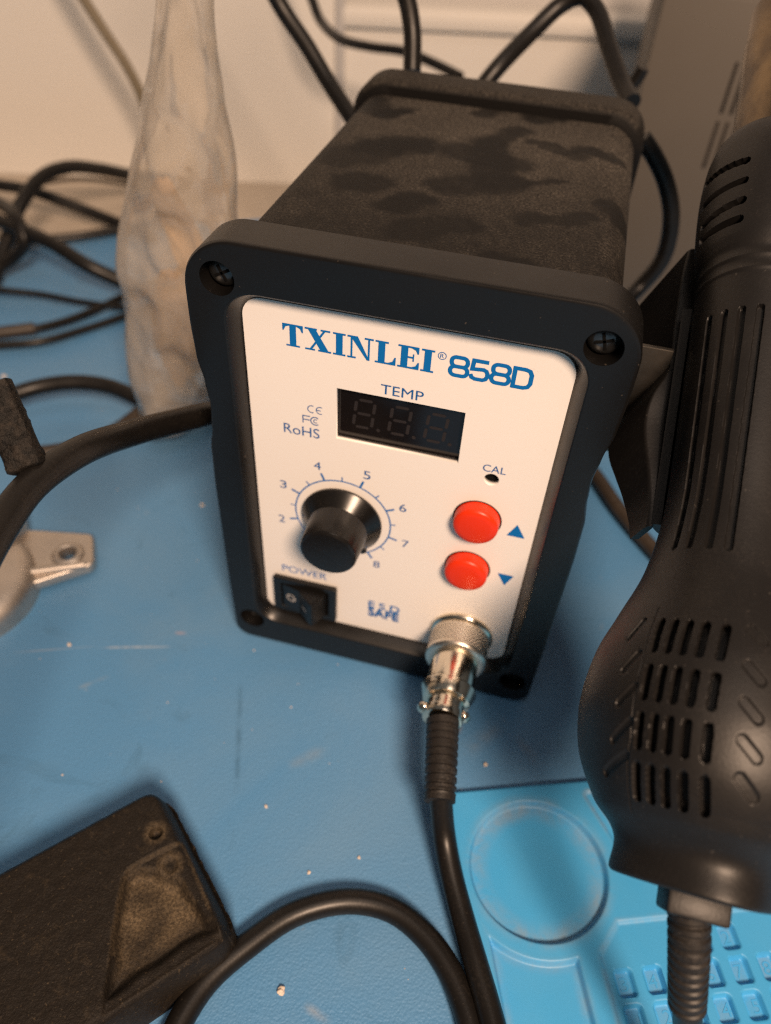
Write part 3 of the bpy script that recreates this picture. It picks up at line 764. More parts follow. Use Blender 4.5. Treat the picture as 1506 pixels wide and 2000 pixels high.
SL = [   # moulded slots: t0, phi0, t1, phi1, half width, depth
    (46.70, -0.787, 41.00, -0.770, 0.80, 2.20),
    (46.70, -0.665, 41.00, -0.658, 0.80, 2.20),
    (46.70, -0.546, 41.00, -0.548, 0.80, 2.20),
    (46.70, -0.415, 41.00, -0.428, 0.80, 2.20),
    (46.70, -0.260, 41.00, -0.285, 0.80, 2.20),
    (37.00, -0.765, 31.70, -0.762, 0.80, 2.20),
    (37.00, -0.656, 31.70, -0.656, 0.80, 2.20),
    (37.00, -0.550, 31.70, -0.553, 0.80, 2.20),
    (37.00, -0.433, 31.70, -0.439, 0.80, 2.20),
    (37.00, -0.295, 31.70, -0.305, 0.80, 2.20),
    (27.90, -0.766, 22.90, -0.775, 0.80, 2.20),
    (27.90, -0.659, 22.90, -0.666, 0.80, 2.20),
    (27.90, -0.555, 22.90, -0.558, 0.80, 2.20),
    (27.90, -0.441, 22.90, -0.441, 0.80, 2.20),
    (27.90, -0.306, 22.90, -0.302, 0.80, 2.20),
    (19.11, -0.789, 14.19, -0.821, 0.80, 2.20),
    (19.10, -0.674, 14.20, -0.692, 0.80, 2.20),
    (19.10, -0.561, 14.20, -0.566, 0.80, 2.20),
    (19.10, -0.438, 14.20, -0.428, 0.80, 2.20),
    (19.11, -0.292, 14.19, -0.264, 0.80, 2.20),
    (11.10, -0.926, 23.90, -0.832, 0.10, 0.22),
    (24.10, -0.832, 37.90, -0.836, 0.10, 0.22),
    (38.10, -0.836, 49.90, -0.875, 0.10, 0.22),
    (46.87, -0.974, 43.15, -1.041, 0.75, 0.45),
    (39.79, -0.890, 36.28, -0.989, 0.75, 0.45),
    (33.23, -0.849, 29.76, -0.967, 0.75, 0.45),
    (26.70, -0.850, 23.10, -0.996, 0.75, 0.45),
    (20.72, -0.877, 17.11, -1.127, 0.75, 0.45),
    (47.41, -0.072, 45.39, 0.016, 0.95, 0.40),
    (40.29, -0.097, 37.90, -0.005, 0.95, 0.40),
    (33.51, -0.103, 31.17, -0.011, 0.95, 0.40),
    (27.11, -0.096, 24.64, 0.012, 0.95, 0.40),
    (20.82, -0.073, 18.26, 0.043, 0.95, 0.40),
    (121.55, -1.065, 65.10, -1.025, 0.80, 1.10),
    (121.63, -0.793, 64.99, -0.805, 0.80, 1.10),
    (121.73, -0.530, 64.93, -0.557, 0.80, 1.10),
    (121.98, -0.268, 64.81, -0.326, 0.80, 1.10),
    (162.55, -0.678, 164.17, -1.494, 0.85, 3.00),
    (156.63, -0.672, 156.71, -1.461, 0.85, 3.00),
    (151.01, -0.670, 150.18, -1.411, 0.85, 3.00),
    (145.92, -0.689, 146.12, -1.428, 0.85, 3.00),
]
GA = thing('hot_air_gun', 'black hot air gun handle with vent slots resting in the side cradle', 'hot air gun', tuple(GO-Vector((0, 0, 14))))
def gun_mesh(name, t0, t1, mat, dt=.24):
    PH = [-1.9+2.3*i/500 for i in range(500)]+[.4+(2*PI-2.3)*i/110 for i in range(110)]; nf = len(PH)
    ts = [t0]; 
    while ts[-1] < t1-dt*.6: ts.append(ts[-1]+dt)
    ts.append(t1); bm = bmesh.new(); rings = []
    sl = [s_ for s_ in SL if min(s_[0], s_[2]) < t1+2 and max(s_[0], s_[2]) > t0-2]
    for t in ts:
        r = rad_t(t); ring = []
        near = [s_ for s_ in sl if min(s_[0], s_[2])-2 < t < max(s_[0], s_[2])+2]
        for k in range(nf):
            ph = PH[k]; dep = 0
            for (a0, p0, a1, p1, h, D_) in near:
                dx, dy = a1-a0, (p1-p0)*r; ux, uy = t-a0, (ph-p0)*r
                q = max(0, min(1, (ux*dx+uy*dy)/(dx*dx+dy*dy))); dd = math.hypot(ux-q*dx, uy-q*dy)
                if dd < h+.2: 
                    f = max(0, min(1, (h+.1-dd)/.2)); f = f*f*(3-2*f); dep = max(dep, D_*f)
            sq = 0
            if t < 16:                                   # squarer tail end
                sq = .75*(1-math.cos(4*(ph+.66)))*max(0, 1-t/14)
            rr_ = r+sq-dep
            ring.append(bm.verts.new(GO+GD*t+(GS*math.sin(ph)+GN*math.cos(ph))*rr_))
        rings.append(ring)
    for i in range(len(rings)-1):
        for k in range(nf): bm.faces.new((rings[i][k], rings[i][(k+1) % nf], rings[i+1][(k+1) % nf], rings[i+1][k]))
    bm.faces.new(rings[0][::-1]); bm.faces.new(rings[-1])
    bmesh.ops.recalc_face_normals(bm, faces=bm.faces)
    return mk(name, bm, mat, GA, angle=60)
gun_mesh('handle', 0, 139.6, M['gun'])
gun_mesh('vent_collar', 139.6, 179.4, M['gun'])
mk('nozzle_tube', lathe_bm(GO+GD*178, GD, [(0, 11.3), (36, 11.3), (36.3, 10.9), (48, 10.8), (48.2, 9.8)], 64), M['tube'], GA)
bm = box_bm((-5.7, -4.2, -4.2), (5.7, 4.2, 1), .7); mt = Matrix((GS.to_4d(), GN.to_4d(), GD.to_4d(), (0, 0, 0, 1))).transposed()
mt = Matrix(((GS.x, GN.x, GD.x, GO.x), (GS.y, GN.y, GD.y, GO.y), (GS.z, GN.z, GD.z, GO.z), (0, 0, 0, 1)))
bm.transform(mt @ Matrix.Translation((-1.2, 5.5, 0))); mk('tail_block', bm, M['gun'], GA)
tp = [Vector(p) for p in ((80.41, -82.54, 69.61), (81.71, -86.69, 65.17), (83.55, -90.16, 58.43), (85.61, -92.82, 51.02), (88.86, -94.90, 41.07), (93.26, -97.66, 28.77), (98.73, -102.16, 14.50))]
def gboot(s, L):
    r = 3.85-.4*(s/L); return r+(.22 if (s % 2.1) < 1.35 else -.15)
mk('strain_relief', tube_bm(spline(tp[:4], .4), gboot, 28), M['boot'], GA, angle=30)
mk('cord', tube_bm(spline(tp[3:], 1.5), 2.9, 20), M['rubber'], GA)

# ---------------------------------------------------------------- light blue silicone pad
PO = Vector((31.5, -38.5, 0)); E1 = Vector((.934, .357, 0)); E2 = Vector((.357, -.934, 0))
def ab(x, y): d = Vector((x, y, 0))-PO; return d.dot(E1), d.dot(E2)
CA = ab(60.8, -53.3); K3 = ab(82.3, -73.6); PT = 7.85; KW, KH = 5.0, 6.5
KEYS = [(1, 3, -1), (2, 4, -1)]+[(3+i, i, 0) for i in range(8)]+[(11+i, i, 1) for i in range(8)]+[(19+i, i, 2) for i in range(8)]
def sd_rr(a, b, ca, cb, hx, hy, r):
    qx, qy = abs(a-ca)-hx+r, abs(b-cb)-hy+r
    return math.hypot(max(qx, 0), max(qy, 0))+min(max(qx, qy), 0)-r
def ss(e0, e1, x): 
    t = max(0, min(1, (x-e0)/(e1-e0))); return t*t*(3-2*t)
kz = [(K3[0]+c*PT+KW/2, K3[1]+r*PT*1.03+KH/2) for _, c, r in KEYS]
RG = ab(78.5, -70.0); RT_ = ab(83.5, -61.5); PR = ab(72.9, -74.7)
def pad_h(a, b):
    h = 3.0; dirt = 0
    d = math.hypot(a-CA[0], b-CA[1])-19.4                       # round dish
    h -= 2.3*ss(.25, -1.0, d); dirt = max(dirt, ss(5.0, 0, abs(d+1.8)))
    # tray below the dish with a concave upper edge
    dt = max(math.hypot(a-CA[0], b-CA[1])*-1+23.6, a-(PR[0]+1.0), 4.5-a, b-100, CA[1]+10-b)
    h -= 1.8*ss(.25, -.9, dt); dirt = max(dirt, ss(2.6, 0, abs(dt+.7))*.6)
    # numbered field, chamfered corner
    dk = max(RG[0]-a, RT_[1]-b, (RG[0]+RT_[1]+7.2-a-b)*.707)
    h -= .8*ss(.5, -.7, dk); dirt = max(dirt, ss(1.6, 0, abs(dk))*.75)
    # pockets
    dm = 9
    for (ca, cb) in kz:
        if abs(a-ca) < 5 and abs(b-cb) < 6: dm = min(dm, sd_rr(a, b, ca, cb, KW/2, KH/2, 1.2))
    h -= 1.75*ss(.15, -.55, dm)
    if dm < -.8: dirt = max(dirt, .55)
    # slot near the upper right of the dish
    p0, p1 = Vector(SLOTA), Vector(SLOTB); q = Vector((a, b)); c = p1-p0; t = max(0, min(1, (q-p0).dot(c)/c.dot(c))); d = (q-p0-c*t).length-1.4
    h -= .8*ss(.3, -.6, d); dirt = max(dirt, ss(1.4, 0, abs(d))*.9)
    e_ = min(a, b); h -= .6*ss(.7, 0, e_)
    return h, dirt
SLOTA = ab(*(73.33, -27.71)); SLOTB = ab(*(82.30, -39.08))
SP = thing('silicone_pad', 'light blue silicone work pad with numbered pockets and a round dish', 'work pad', (75, -70, 0))
st_ = .36; na, nb = int(118/st_), int(92/st_); bm = bmesh.new(); g = []; ds = []
for i in range(na+1):
    row = []
    for j in range(nb+1):
        a, b = i*st_, j*st_; h, dt = pad_h(a, b); p = PO+E1*a+E2*b
        row.append(bm.verts.new((p.x, p.y, h))); ds.append(dt)
    g.append(row)
for i in range(na):
    for j in range(nb): bm.faces.new((g[i][j], g[i][j+1], g[i+1][j+1], g[i+1][j]))
ed = [g[i][0] for i in range(na+1)]+[g[na][j] for j in range(1, nb+1)]+[g[i][nb] for i in range(na-1, -1, -1)]+[g[0][j] for j in range(nb-1, 0, -1)]
lowv = [bm.verts.new((v.co.x, v.co.y, .02)) for v in ed]; ds += [0]*len(lowv)
for i in range(len(ed)): j = (i+1) % len(ed); bm.faces.new((ed[i], ed[j], lowv[j], lowv[i]))
bm.verts.index_update()
pm = mk('pad_sheet', bm, M['pad'], SP, angle=60)
at = pm.data.attributes.new('dirt', 'FLOAT', 'POINT')
for i, v in enumerate(ds): at.data[i].value = v
for (num, c, r), (ca, cb) in zip(KEYS, kz):
    if r > 1 or c > 6: continue
    s = str(num); ww = 1.1 if len(s) == 1 else 2.0
    def xf(x, y, d, ca=ca, cb=cb):
        p = PO+E1*(ca+x)+E2*(cb-y); return (p.x, p.y, .54)
    mk('pocket_number', me=text_me(s, -ww, ww, -1.6, 1.6, xf), mat=M['pad'], parent=SP, smooth=False)

# ---------------------------------------------------------------- dusty black block
BT = thing('dusty_block', 'dusty black plastic block with a dust filled pocket and small round dimples', 'plastic block', (-50, -95, 0))
BO = Vector((-44.66, -65.14, 0.00)); BA = Vector((-.655, -.755, 0)).normalized(); BB = Vector((.755, -.655, 0)).normalized()
BLEN, BWID, BH = 62.0, 48.9-3.0, 19.0
P_ = lambda u, v: (u, v)
POC = [(17.92, 18.44), (14.20, 18.20), (11.14, 20.68), (6.06, 27.34), (5.15, 33.51), (4.82, 41.47), (7.35, 44.81), (17.62, 45.24), (25.97, 45.13), (32.88, 44.83), (31.15, 41.41), (25.88, 32.18)]      # pocket outline in block coordinates (u along, v across)
STEP = [(2.46, 18.01), (9.73, 17.31), (16.27, 17.28), (18.27, 18.66), (26.08, 32.05), (33.31, 45.03), (18.76, 47.87), (5.23, 47.02), (3.84, 44.18), (2.35, 20.30)]
DIM = [(6.95, 12.32, 1.5, 2.6), (7.19, 21.76, 1.9, 0.7)]
def sd_poly(u, v, pg):
    d = 1e9; ins = False; n = len(pg)
    for i in range(n):
        ax_, ay_ = pg[i]; bx_, by_ = pg[(i+1) % n]; ex, ey = bx_-ax_, by_-ay_; wx, wy = u-ax_, v-ay_
        q = max(0, min(1, (wx*ex+wy*ey)/(ex*ex+ey*ey))); d = min(d, math.hypot(wx-ex*q, wy-ey*q))
        if (ay_ > v) != (by_ > v) and u < (bx_-ax_)*(v-ay_)/(by_-ay_)+ax_: ins = not ins
    return -d if ins else d
bm = bmesh.new(); st_ = .4; nu, nv = int(BLEN/st_), int(BWID/st_); g = []; ds = []
for i in range(nu+1):
    row = []
    for j in range(nv+1):
        u, v = i*st_, j*st_
        e_ = -sd_rr(u, v, BLEN/2+5, BWID/2, BLEN/2+5, BWID/2, 7.0)
        RC = 7.0
        for vc, sg_ in ((RC, -1), (BWID-RC, 1)):            # round the two free corners in plan
            if u < RC and (v-vc)*sg_ > 0:
                q = math.hypot(u-RC, v-vc)
                mx = max(RC-u, abs(v-vc)); k_ = mx/q if q > 1e-6 else 1
                u, v = RC+(u-RC)*k_, vc+(v-vc)*k_
        e_ = -sd_rr(u, v, BLEN/2+5, BWID/2, BLEN/2+5, BWID/2, RC)
        if i == nu or u > BLEN-.1: pass
        h = BH-2.2*ss(2.2, 0, e_)**1.6-5.5*ss(4.2, 0, u)**1.5
        d = max(sd_poly(u, v, POC), v-(BWID-4.5)); dust = .03; dq = max(sd_poly(u, v, STEP), v-(BWID-1.5))
        h -= .9*ss(.5, -.5, dq); dust = max(dust, (.30 if v < BWID-9 else .06)*ss(.9, 0, abs(dq)))
        d += 1.1*noise.noise(Vector((u*.12, v*.12, 8))); h -= 2.6*ss(.9, -2.4, d)
        if d < .6: dust = .62*ss(.2, -2.0, d)*(.75+.7*noise.noise(Vector((u*.16, v*.16, 1))))*(.12+.88*ss(BWID-5.5, BWID-11, v+1.5*noise.noise(Vector((u*.2, v*.2, 3))))) 
        dust = max(dust, (.30 if v < BWID-12 else .05)*ss(1.0, 0, abs(d)))
        for (du, dv, r, D_) in DIM:
            q = math.hypot(u-du, v-dv)-r; h -= D_*ss(.4, -.5, q); dust = max(dust, .4*ss(2.2, 0, abs(q-.4)))
        h += .18*noise.noise(Vector((u*.35, v*.35, 4)))
        p = BO+BA*u+BB*v; dr = 2.2*ss(2.2, 0, e_)
        row.append(bm.verts.new((p.x, p.y, h))); ds.append(max(0, min(1, dust)))
    g.append(row)
for i in range(nu):
    for j in range(nv): bm.faces.new((g[i][j], g[i][j+1], g[i+1][j+1], g[i+1][j]))
ed = [g[i][0] for i in range(nu+1)]+[g[nu][j] for j in range(1, nv+1)]+[g[i][nv] for i in range(nu-1, -1, -1)]+[g[0][j] for j in range(nv-1, 0, -1)]
cen = BO+BA*(BLEN/2)+BB*(BWID/2); prev = ed
for zz, k in ((12, 1.01), (6, 1.02), (.05, 1.025)):
    nx = []
    for v in ed:
        c = Vector((cen.x+(v.co.x-cen.x)*k, cen.y+(v.co.y-cen.y)*k, zz)); nn = noise.noise(c*.5)*.25
        nx.append(bm.verts.new((c.x+nn, c.y+nn, zz))); ds.append(.08)
    for i in range(len(ed)): j = (i+1) % len(ed); bm.faces.new((prev[i], prev[j], nx[j], nx[i]))
    prev = nx
bmesh.ops.recalc_face_normals(bm, faces=bm.faces); bm.verts.index_update()
bk = mk('block_body', bm, M['block'], BT, angle=55)
at = bk.data.attributes.new('dust', 'FLOAT', 'POINT')
for i, v in enumerate(ds): at.data[i].value = v

# ---------------------------------------------------------------- cables
def cable(name, label, pts, r, mat='rubber', cat='cable', wob=0):
    p = spline([Vector(q) for q in pts], 2.5)
    return tag(mk(name, tube_bm(p, r, 18), M[mat]), label, cat)
cable('cable', 'thick black cable arching from the left edge to behind the station front', [(-39.27, -174.40, 102.53), (-54.18, -116.44, 110.27), (-65.36, -72.97, 107.08), (-68.61, -60.31, 106.15), (-70.25, -46.89, 105.65), (-69.14, -31.05, 102.71), (-69.39, -7.33, 90.77), (-63.13, 22.86, 76.79), (-65.57, 43.77, 63.92), (-64.00, 95.00, 50.00), (-58.00, 150.00, 40.00), (-30.00, 172.00, 45.00), (-20.00, 152.00, 55.00)], 3.60, 'rubber')
cable('cable', 'black cable loop with one end running under the dusty block at the bottom', [(-25.75, -228.08, 3.35), (-22.24, -168.19, 3.35), (-19.60, -123.26, 3.30), (-19.01, -113.10, 3.30), (-16.32, -103.33, 3.30), (-9.58, -93.04, 3.30), (-0.68, -82.91, 3.30), (12.08, -76.05, 3.30), (23.88, -75.06, 3.30), (33.84, -78.96, 3.30), (41.98, -85.63, 3.30), (48.17, -94.36, 3.30), (52.17, -102.96, 3.30), (69.04, -139.23, 3.35)], 3.25, 'rubber')
cable('cable', 'slack black cable curving over the blue mat below the plastic bag', [(-267.90, -5.29, 3.58), (-227.23, 38.29, 8.86), (-196.73, 70.98, 14.00), (-190.80, 77.34, 15.00), (-180.29, 88.55, 16.00), (-166.80, 95.65, 17.00), (-151.65, 99.33, 16.00), (-131.64, 97.81, 13.00), (-117.89, 103.44, 8.00), (-101.85, 111.08, 4.00)], 3.48, 'rubber')
cable('cable', 'brown black cable bending up behind the bag corner', [(-176.41, 57.33, 3.50), (-166.77, 61.14, 3.50), (-149.71, 73.11, 3.50), (-141.95, 87.99, 3.50), (-137.11, 103.35, 5.00), (-133.31, 120.00, 8.00), (-128.37, 143.92, 10.00), (-126.78, 171.18, 8.00)], 3.20, 'brown_rubber')
cable('cable', 'upper thin black cord crossing the mat at the left edge', [(-327.98, 72.10, 2.20), (-278.01, 105.30, 6.00), (-240.53, 130.21, 6.00), (-232.62, 135.46, 6.00), (-220.16, 142.84, 6.00), (-210.68, 155.22, 5.00), (-202.84, 171.76, 4.00), (-193.80, 193.98, 4.00), (-181.97, 219.85, 4.00)], 2.10, 'rubber')
cable('cable', 'lower thin black cord beside the twin cord at the left edge', [(-332.73, 80.82, 2.00), (-278.13, 105.69, 4.00), (-237.18, 124.34, 4.00), (-228.50, 128.30, 4.00), (-211.69, 137.53, 4.00), (-199.29, 154.78, 3.00), (-184.60, 176.08, 3.00), (-171.55, 197.86, 3.00)], 1.90, 'rubber')
cable('cable', 'black cable sloping down across the tangle to the bag', [(-383.71, 249.69, 18.00), (-328.32, 226.63, 30.00), (-286.77, 209.34, 30.00), (-269.10, 201.99, 30.00), (-232.45, 191.79, 28.00), (-209.80, 186.31, 22.00), (-190.82, 191.31, 12.00), (-167.61, 190.66, 6.00)], 3.84, 'rubber')
cable('cable', 'straight black cable running over the bench edge to the bag', [(-427.38, 244.20, 10.00), (-367.91, 252.12, 22.00), (-323.30, 258.07, 22.00), (-310.37, 259.79, 22.00), (-292.53, 263.77, 20.00), (-274.58, 266.44, 15.00), (-256.93, 269.68, 9.00), (-235.18, 269.46, 4.00), (-212.44, 261.84, 3.40)], 3.48, 'rubber')
cable('cable', 'black cable hoop rising above the tangle by the wall', [(-255.86, 83.01, 3.94), (-262.32, 136.61, 3.94), (-267.17, 176.81, 4.00), (-270.13, 201.37, 16.00), (-268.43, 217.82, 30.00), (-265.45, 240.72, 40.00), (-260.25, 259.21, 40.00), (-254.84, 281.65, 32.00), (-246.48, 307.19, 20.00), (-237.85, 337.34, 8.00)], 3.84, 'rubber')
cable('cable', 'thin grey black lead under the hoop by the wall', [(-310.16, 286.89, 10.00), (-303.01, 294.13, 12.00), (-282.08, 303.28, 14.00), (-256.31, 315.27, 10.00), (-237.59, 327.71, 4.00)], 1.30, 'brown_rubber')
cable('cable', 'black tube standing in for the edge shadow line at the back of the mat', [(-294.03, 226.39, 4.00), (-277.54, 232.53, 4.00), (-255.36, 246.67, 4.00), (-234.92, 265.68, 4.00), (-214.21, 286.89, 4.00)], 2.60, 'rubber')  # dark tube drawn for the mat's back edge and its shadow
cable('cable', 'olive grey cable hanging down the wall at upper left', [(-313.41, 300.00, 204.07), (-282.18, 300.00, 164.84), (-258.75, 300.00, 126.42), (-253.25, 300.00, 117.39), (-244.57, 300.00, 103.43), (-234.49, 300.00, 87.70), (-227.73, 300.00, 72.22), (-225.55, 300.00, 56.88)], 2.90, 'olive_rubber')
cable('cable', 'black cable slanting down into the rear of the station', [(-161.13, 190.00, 233.08), (-127.58, 190.00, 195.34), (-102.42, 190.00, 158.04), (-95.90, 190.00, 148.37), (-85.08, 187.00, 137.59), (-74.91, 182.00, 127.30), (-60.99, 172.00, 117.02)], 3.30, 'rubber')
cable('cable', 'thin black cable sagging across the wall behind the station', [(-179.07, 330.00, 216.19), (-153.82, 330.00, 173.76), (-134.88, 330.00, 132.94), (-130.65, 330.00, 123.84), (-126.01, 330.00, 114.51), (-115.19, 330.00, 106.84), (-97.72, 330.00, 104.62), (-75.78, 325.00, 105.56), (-57.03, 320.00, 102.73), (-40.63, 310.00, 100.76)], 2.60, 'rubber')
cable('cable', 'black cable rising straight from the station back', [(-94.31, 168.00, 246.98), (-65.54, 168.00, 206.32), (-43.97, 168.00, 166.83), (-40.78, 168.00, 161.00), (-37.78, 166.00, 152.16), (-35.52, 160.00, 140.52)], 3.30, 'rubber')
cable('cable', 'black cable bent in a tall arch behind the station', [(-14.41, 185.00, 128.58), (-8.26, 190.00, 137.18), (2.11, 205.00, 147.94), (11.30, 212.00, 156.86), (17.91, 212.00, 160.20), (24.55, 208.00, 157.18), (32.62, 195.00, 147.55), (40.79, 180.00, 138.79), (44.80, 172.00, 136.56)], 3.30, 'rubber')
cable('cable', 'short black cable end pointing up beside the station corner', [(41.65, 200.00, 130.32), (43.24, 200.00, 134.22), (45.65, 200.00, 137.78), (46.79, 200.00, 141.49)], 2.60, 'rubber')
cable('cable', 'black cable curving down beside the right flank of the station', [(50.75, 158.00, 129.28), (55.67, 158.00, 124.63), (62.86, 158.00, 115.60), (68.64, 158.00, 103.01), (70.12, 158.00, 86.79), (64.71, 156.00, 74.76), (59.99, 150.00, 70.20)], 3.20, 'rubber')
cable('cable', 'brown black cable lying on the mat under the gun cradle', [(55.09, 134.72, 3.50), (66.29, 119.48, 3.50), (75.76, 103.03, 3.50), (88.63, 84.93, 3.50), (99.47, 71.87, 3.50)], 3.20, 'brown_rubber')
cable('cable', 'black cable looping out of the left edge and back under the hoop', [(-391.06, 257.84, 22.00), (-335.01, 236.42, 34.00), (-292.98, 220.36, 34.00), (-275.62, 213.73, 34.00), (-255.04, 199.07, 34.00), (-249.69, 193.12, 26.00), (-258.10, 192.69, 16.00), (-267.27, 189.32, 10.00), (-275.10, 181.21, 8.00), (-302.44, 152.87, 3.58)], 3.48, 'rubber')
cable('cable', 'black cable leaving the tangle low at the left edge towards the bag bottom', [(-371.53, 162.93, 1.80), (-311.63, 166.45, 8.00), (-266.71, 169.08, 8.00), (-254.88, 169.78, 8.00), (-234.75, 175.56, 6.00), (-211.59, 177.00, 5.00), (-187.36, 181.71, 4.00), (-167.06, 188.86, 4.00)], 1.70, 'rubber')
tag(mk('cable_joiner', tube_bm(spline([Vector((-235.50, 131.73, 7.00)), Vector((-217.93, 143.41, 7.00))], 2), 3.0, 20), M['brown_rubber']), 'short grey black sleeve joining the twin cords at the left edge', 'cable joiner')

# ---------------------------------------------------------------- crusty black rod on the thick cable
bm = bmesh.new(); A = Vector((-82.85, -34.21, 121.05)); B = Vector((-71.74, -43.96, 106.05)); n = 70; sg = 40
u = Vector((.86, .5, .1)).normalized(); t = (B-A).normalized(); u = (u-t*u.dot(t)).normalized(); v = t.cross(u); rings = []
for i in range(n+1):
    f = i/n; c = A.lerp(B, f); ring = []
    for k in range(sg):
        a = 2*PI*k/sg; r = 3.5
        x_, y_ = math.cos(a), math.sin(a); sqr = 1/max(abs(x_), abs(y_))**.55
        p = c+(u*x_*1.0+v*y_*.8)*r*sqr*1.15
        nn = noise.noise(p*.22)*1.3+noise.noise(p*.6)*.7+.5*abs(noise.noise(p*1.3))
        if x_ > .75: nn *= .12
        tip = 1-.55*ss(.90, 1.0, f)
        ring.append(bm.verts.new(c+(p-c)*tip*(1+nn*.14)))
    rings.append(ring)
for i in range(n):
    for k in range(sg): bm.faces.new((rings[i][k], rings[i][(k+1) % sg], rings[i+1][(k+1) % sg], rings[i+1][k]))
bm.faces.new(rings[0][::-1]); bm.faces.new(rings[-1])
tag(mk('crusty_rod', bm, M['crust'], angle=50), 'crusty black rod with cracked peeling coating resting on the thick cable', 'rod')

# ---------------------------------------------------------------- cast metal foot
FT = thing('metal_foot', 'cast silver metal foot with a bolt hole lying on the blue mat', 'metal foot', (-135, 5, 0))
fz = lambda x, y, z: (x, y, 4.2+z)
tab = [(-159.4, 13.1), (-139.8, 19.4), (-118.3, 23.8), (-110.4, 10.4), (-126.6, -4.7), (-139.0, -13.4)]
hx, hy = (-121.6, 11.5)
def rounded(pg, r, n=6):
    out = []; m_ = len(pg)
    for i in range(m_):
        a, b_, c = Vector(pg[i-1]), Vector(pg[i]), Vector(pg[(i+1) % m_]); p = b_+(a-b_).normalized()*r; q = b_+(c-b_).normalized()*r
        for k in range(n+1):
            s = k/n; out.append(tuple((p*(1-s)**2+b_*2*s*(1-s)+q*s*s)))
    return out
mk('foot_tab', me=plate_me([rounded(tab, 2.6), circ(hx, hy, 3.1, 40)], 2.2, .9, 4, fz), mat=M['cast'], parent=FT, angle=40)
mk('hole_boss', lathe_bm((hx, hy, 5.6), (0, 0, 1), [(0, 6.2), (.9, 5.9), (1.7, 4.9), (1.9, 3.9), (1.6, 3.3), (.0, 3.05)], 48, None, None, False), M['cast'], FT)
r0, r1 = Vector((-112.64, 8.21, 7.20)), Vector((-138.09, -5.44, 7.20))
bm = tube_bm(spline([r0, r1], 2), 1.5, 16); mk('foot_rib', bm, M['cast'], FT)
b = bmesh.new(); c0 = Vector((-150.3, -11.7, 0))
lathe_bm(c0, (0, 0, 1), [(0, 26), (5, 26), (8, 25), (10, 22.5), (10.8, 19), (11, 8), (11, .5)], 96, b); mk('foot_disc', b, M['cast'], FT, angle=40)
b = bmesh.new(); c0 = Vector((-158.7, 8.4, 0))
lathe_bm(c0, (0, 0, 1), [(0, 19), (10, 19), (13, 17.5), (14, 14), (14.2, 1)], 72, b); mk('foot_hub', b, M['cast'], FT, angle=40)

# ---------------------------------------------------------------- polythene bag
BG = [ # left x, right x, z of the bag outline (mm, plane of its middle)
    (-132.0, -107.9, 8.6),
    (-133.5, -101.8, 18.9),
    (-133.1, -95.3, 35.4),
    (-132.1, -90.1, 53.1),
    (-131.5, -86.4, 69.4),
    (-131.5, -83.9, 82.3),
    (-128.2, -82.2, 92.7),
    (-122.7, -81.0, 106.4),
    (-118.5, -79.5, 119.2),
    (-112.6, -80.1, 132.7),
    (-109.3, -82.5, 140.5),
    (-104.7, -83.0, 151.0),
    (-102.1, -82.4, 160.9),
    (-99.7, -82.7, 168.9),
    (-97.6, -80.4, 176.6),
]
BY = 96.0; bm = bmesh.new(); rings = []; sg = 16
def bag_at(z):
    for (a0, b0, z0), (a1, b1, z1) in zip(BG, BG[1:]):
        if z <= z1: f = (z-z0)/(z1-z0); return a0+(a1-a0)*f, b0+(b1-b0)*f
    return BG[-1][:2]
zs = [BG[0][2]]; rnd = random.Random(21)
while zs[-1] < BG[-1][2]-9: zs.append(zs[-1]+rnd.uniform(9, 15))
zs.append(BG[-1][2]+3)
for i, z in enumerate(zs):
    xl, xr = bag_at(min(z, BG[-1][2])); f = max(0, min(1, z/190)); cx = (xl+xr)/2; hwid = (xr-xl)/2; dpt = 14*(1-f)**.7+2.5
    ring = []
    for k in range(sg):
        a = 2*PI*(k+.5*(i % 2))/sg; ca, sa = math.cos(a), math.sin(a)
        j = rnd.uniform(-1, 1)*(3.4 if 0 < i < len(zs)-1 else .5)*(.35+.65*abs(sa))
        tw = 1+.10*rnd.uniform(-1, 1)*abs(sa)
        ring.append(bm.verts.new((cx+hwid*math.copysign(abs(ca)**.8, ca)*tw, BY+dpt*sa+j*(1 if sa < 0 else -1)-(2.5 if (k+i) % 4 == 0 and sa < -.3 else 0), max(.3, z+rnd.uniform(-3, 3)*(0 < i < len(zs)-1)))))
    rings.append(ring)
for i in range(len(rings)-1):
    for k in range(sg):
        q0, q1, q2, q3 = rings[i][k], rings[i][(k+1) % sg], rings[i+1][(k+1) % sg], rings[i+1][k]
        if i % 2: bm.faces.new((q0, q1, q2)); bm.faces.new((q0, q2, q3))
        else: bm.faces.new((q0, q1, q3)); bm.faces.new((q1, q2, q3))
bmesh.ops.recalc_face_normals(bm, faces=bm.faces)
bmesh.ops.subdivide_edges(bm, edges=bm.edges[:], cuts=5, use_grid_fill=True)
for it in range(9): bmesh.ops.smooth_vert(bm, verts=bm.verts, factor=.5, use_axis_x=True, use_axis_y=True, use_axis_z=True)
for v in bm.verts:
    p = v.co; p.y += .45*noise.noise(Vector((p.x*.25+p.z*.1, p.z*.12, 3)))
    if p.y < BY:                                    # flat facets added to the film, the first tilted to catch the lamp
        for x0, z0, nx, nz, rx, rz in ((-103, 96, .61, .75, 9, 12), (-117, 62, -.5, .2, 10, 16), (-99, 128, .25, .3, 9, 14), (-108, 40, .2, .35, 11, 14)):
            q = ((p.x-x0)/rx)**2+((p.z-z0)/rz)**2
            if q < 1: k = (1-q)**.6; k *= k*(3-2*k); p.y += k*((BY-11+.6*(nx*(p.x-x0)+nz*(p.z-z0)))-p.y)
tag(mk('plastic_bag', bm, M['film'], angle=180), 'crumpled clear plastic bag standing upright behind the station', 'bag')
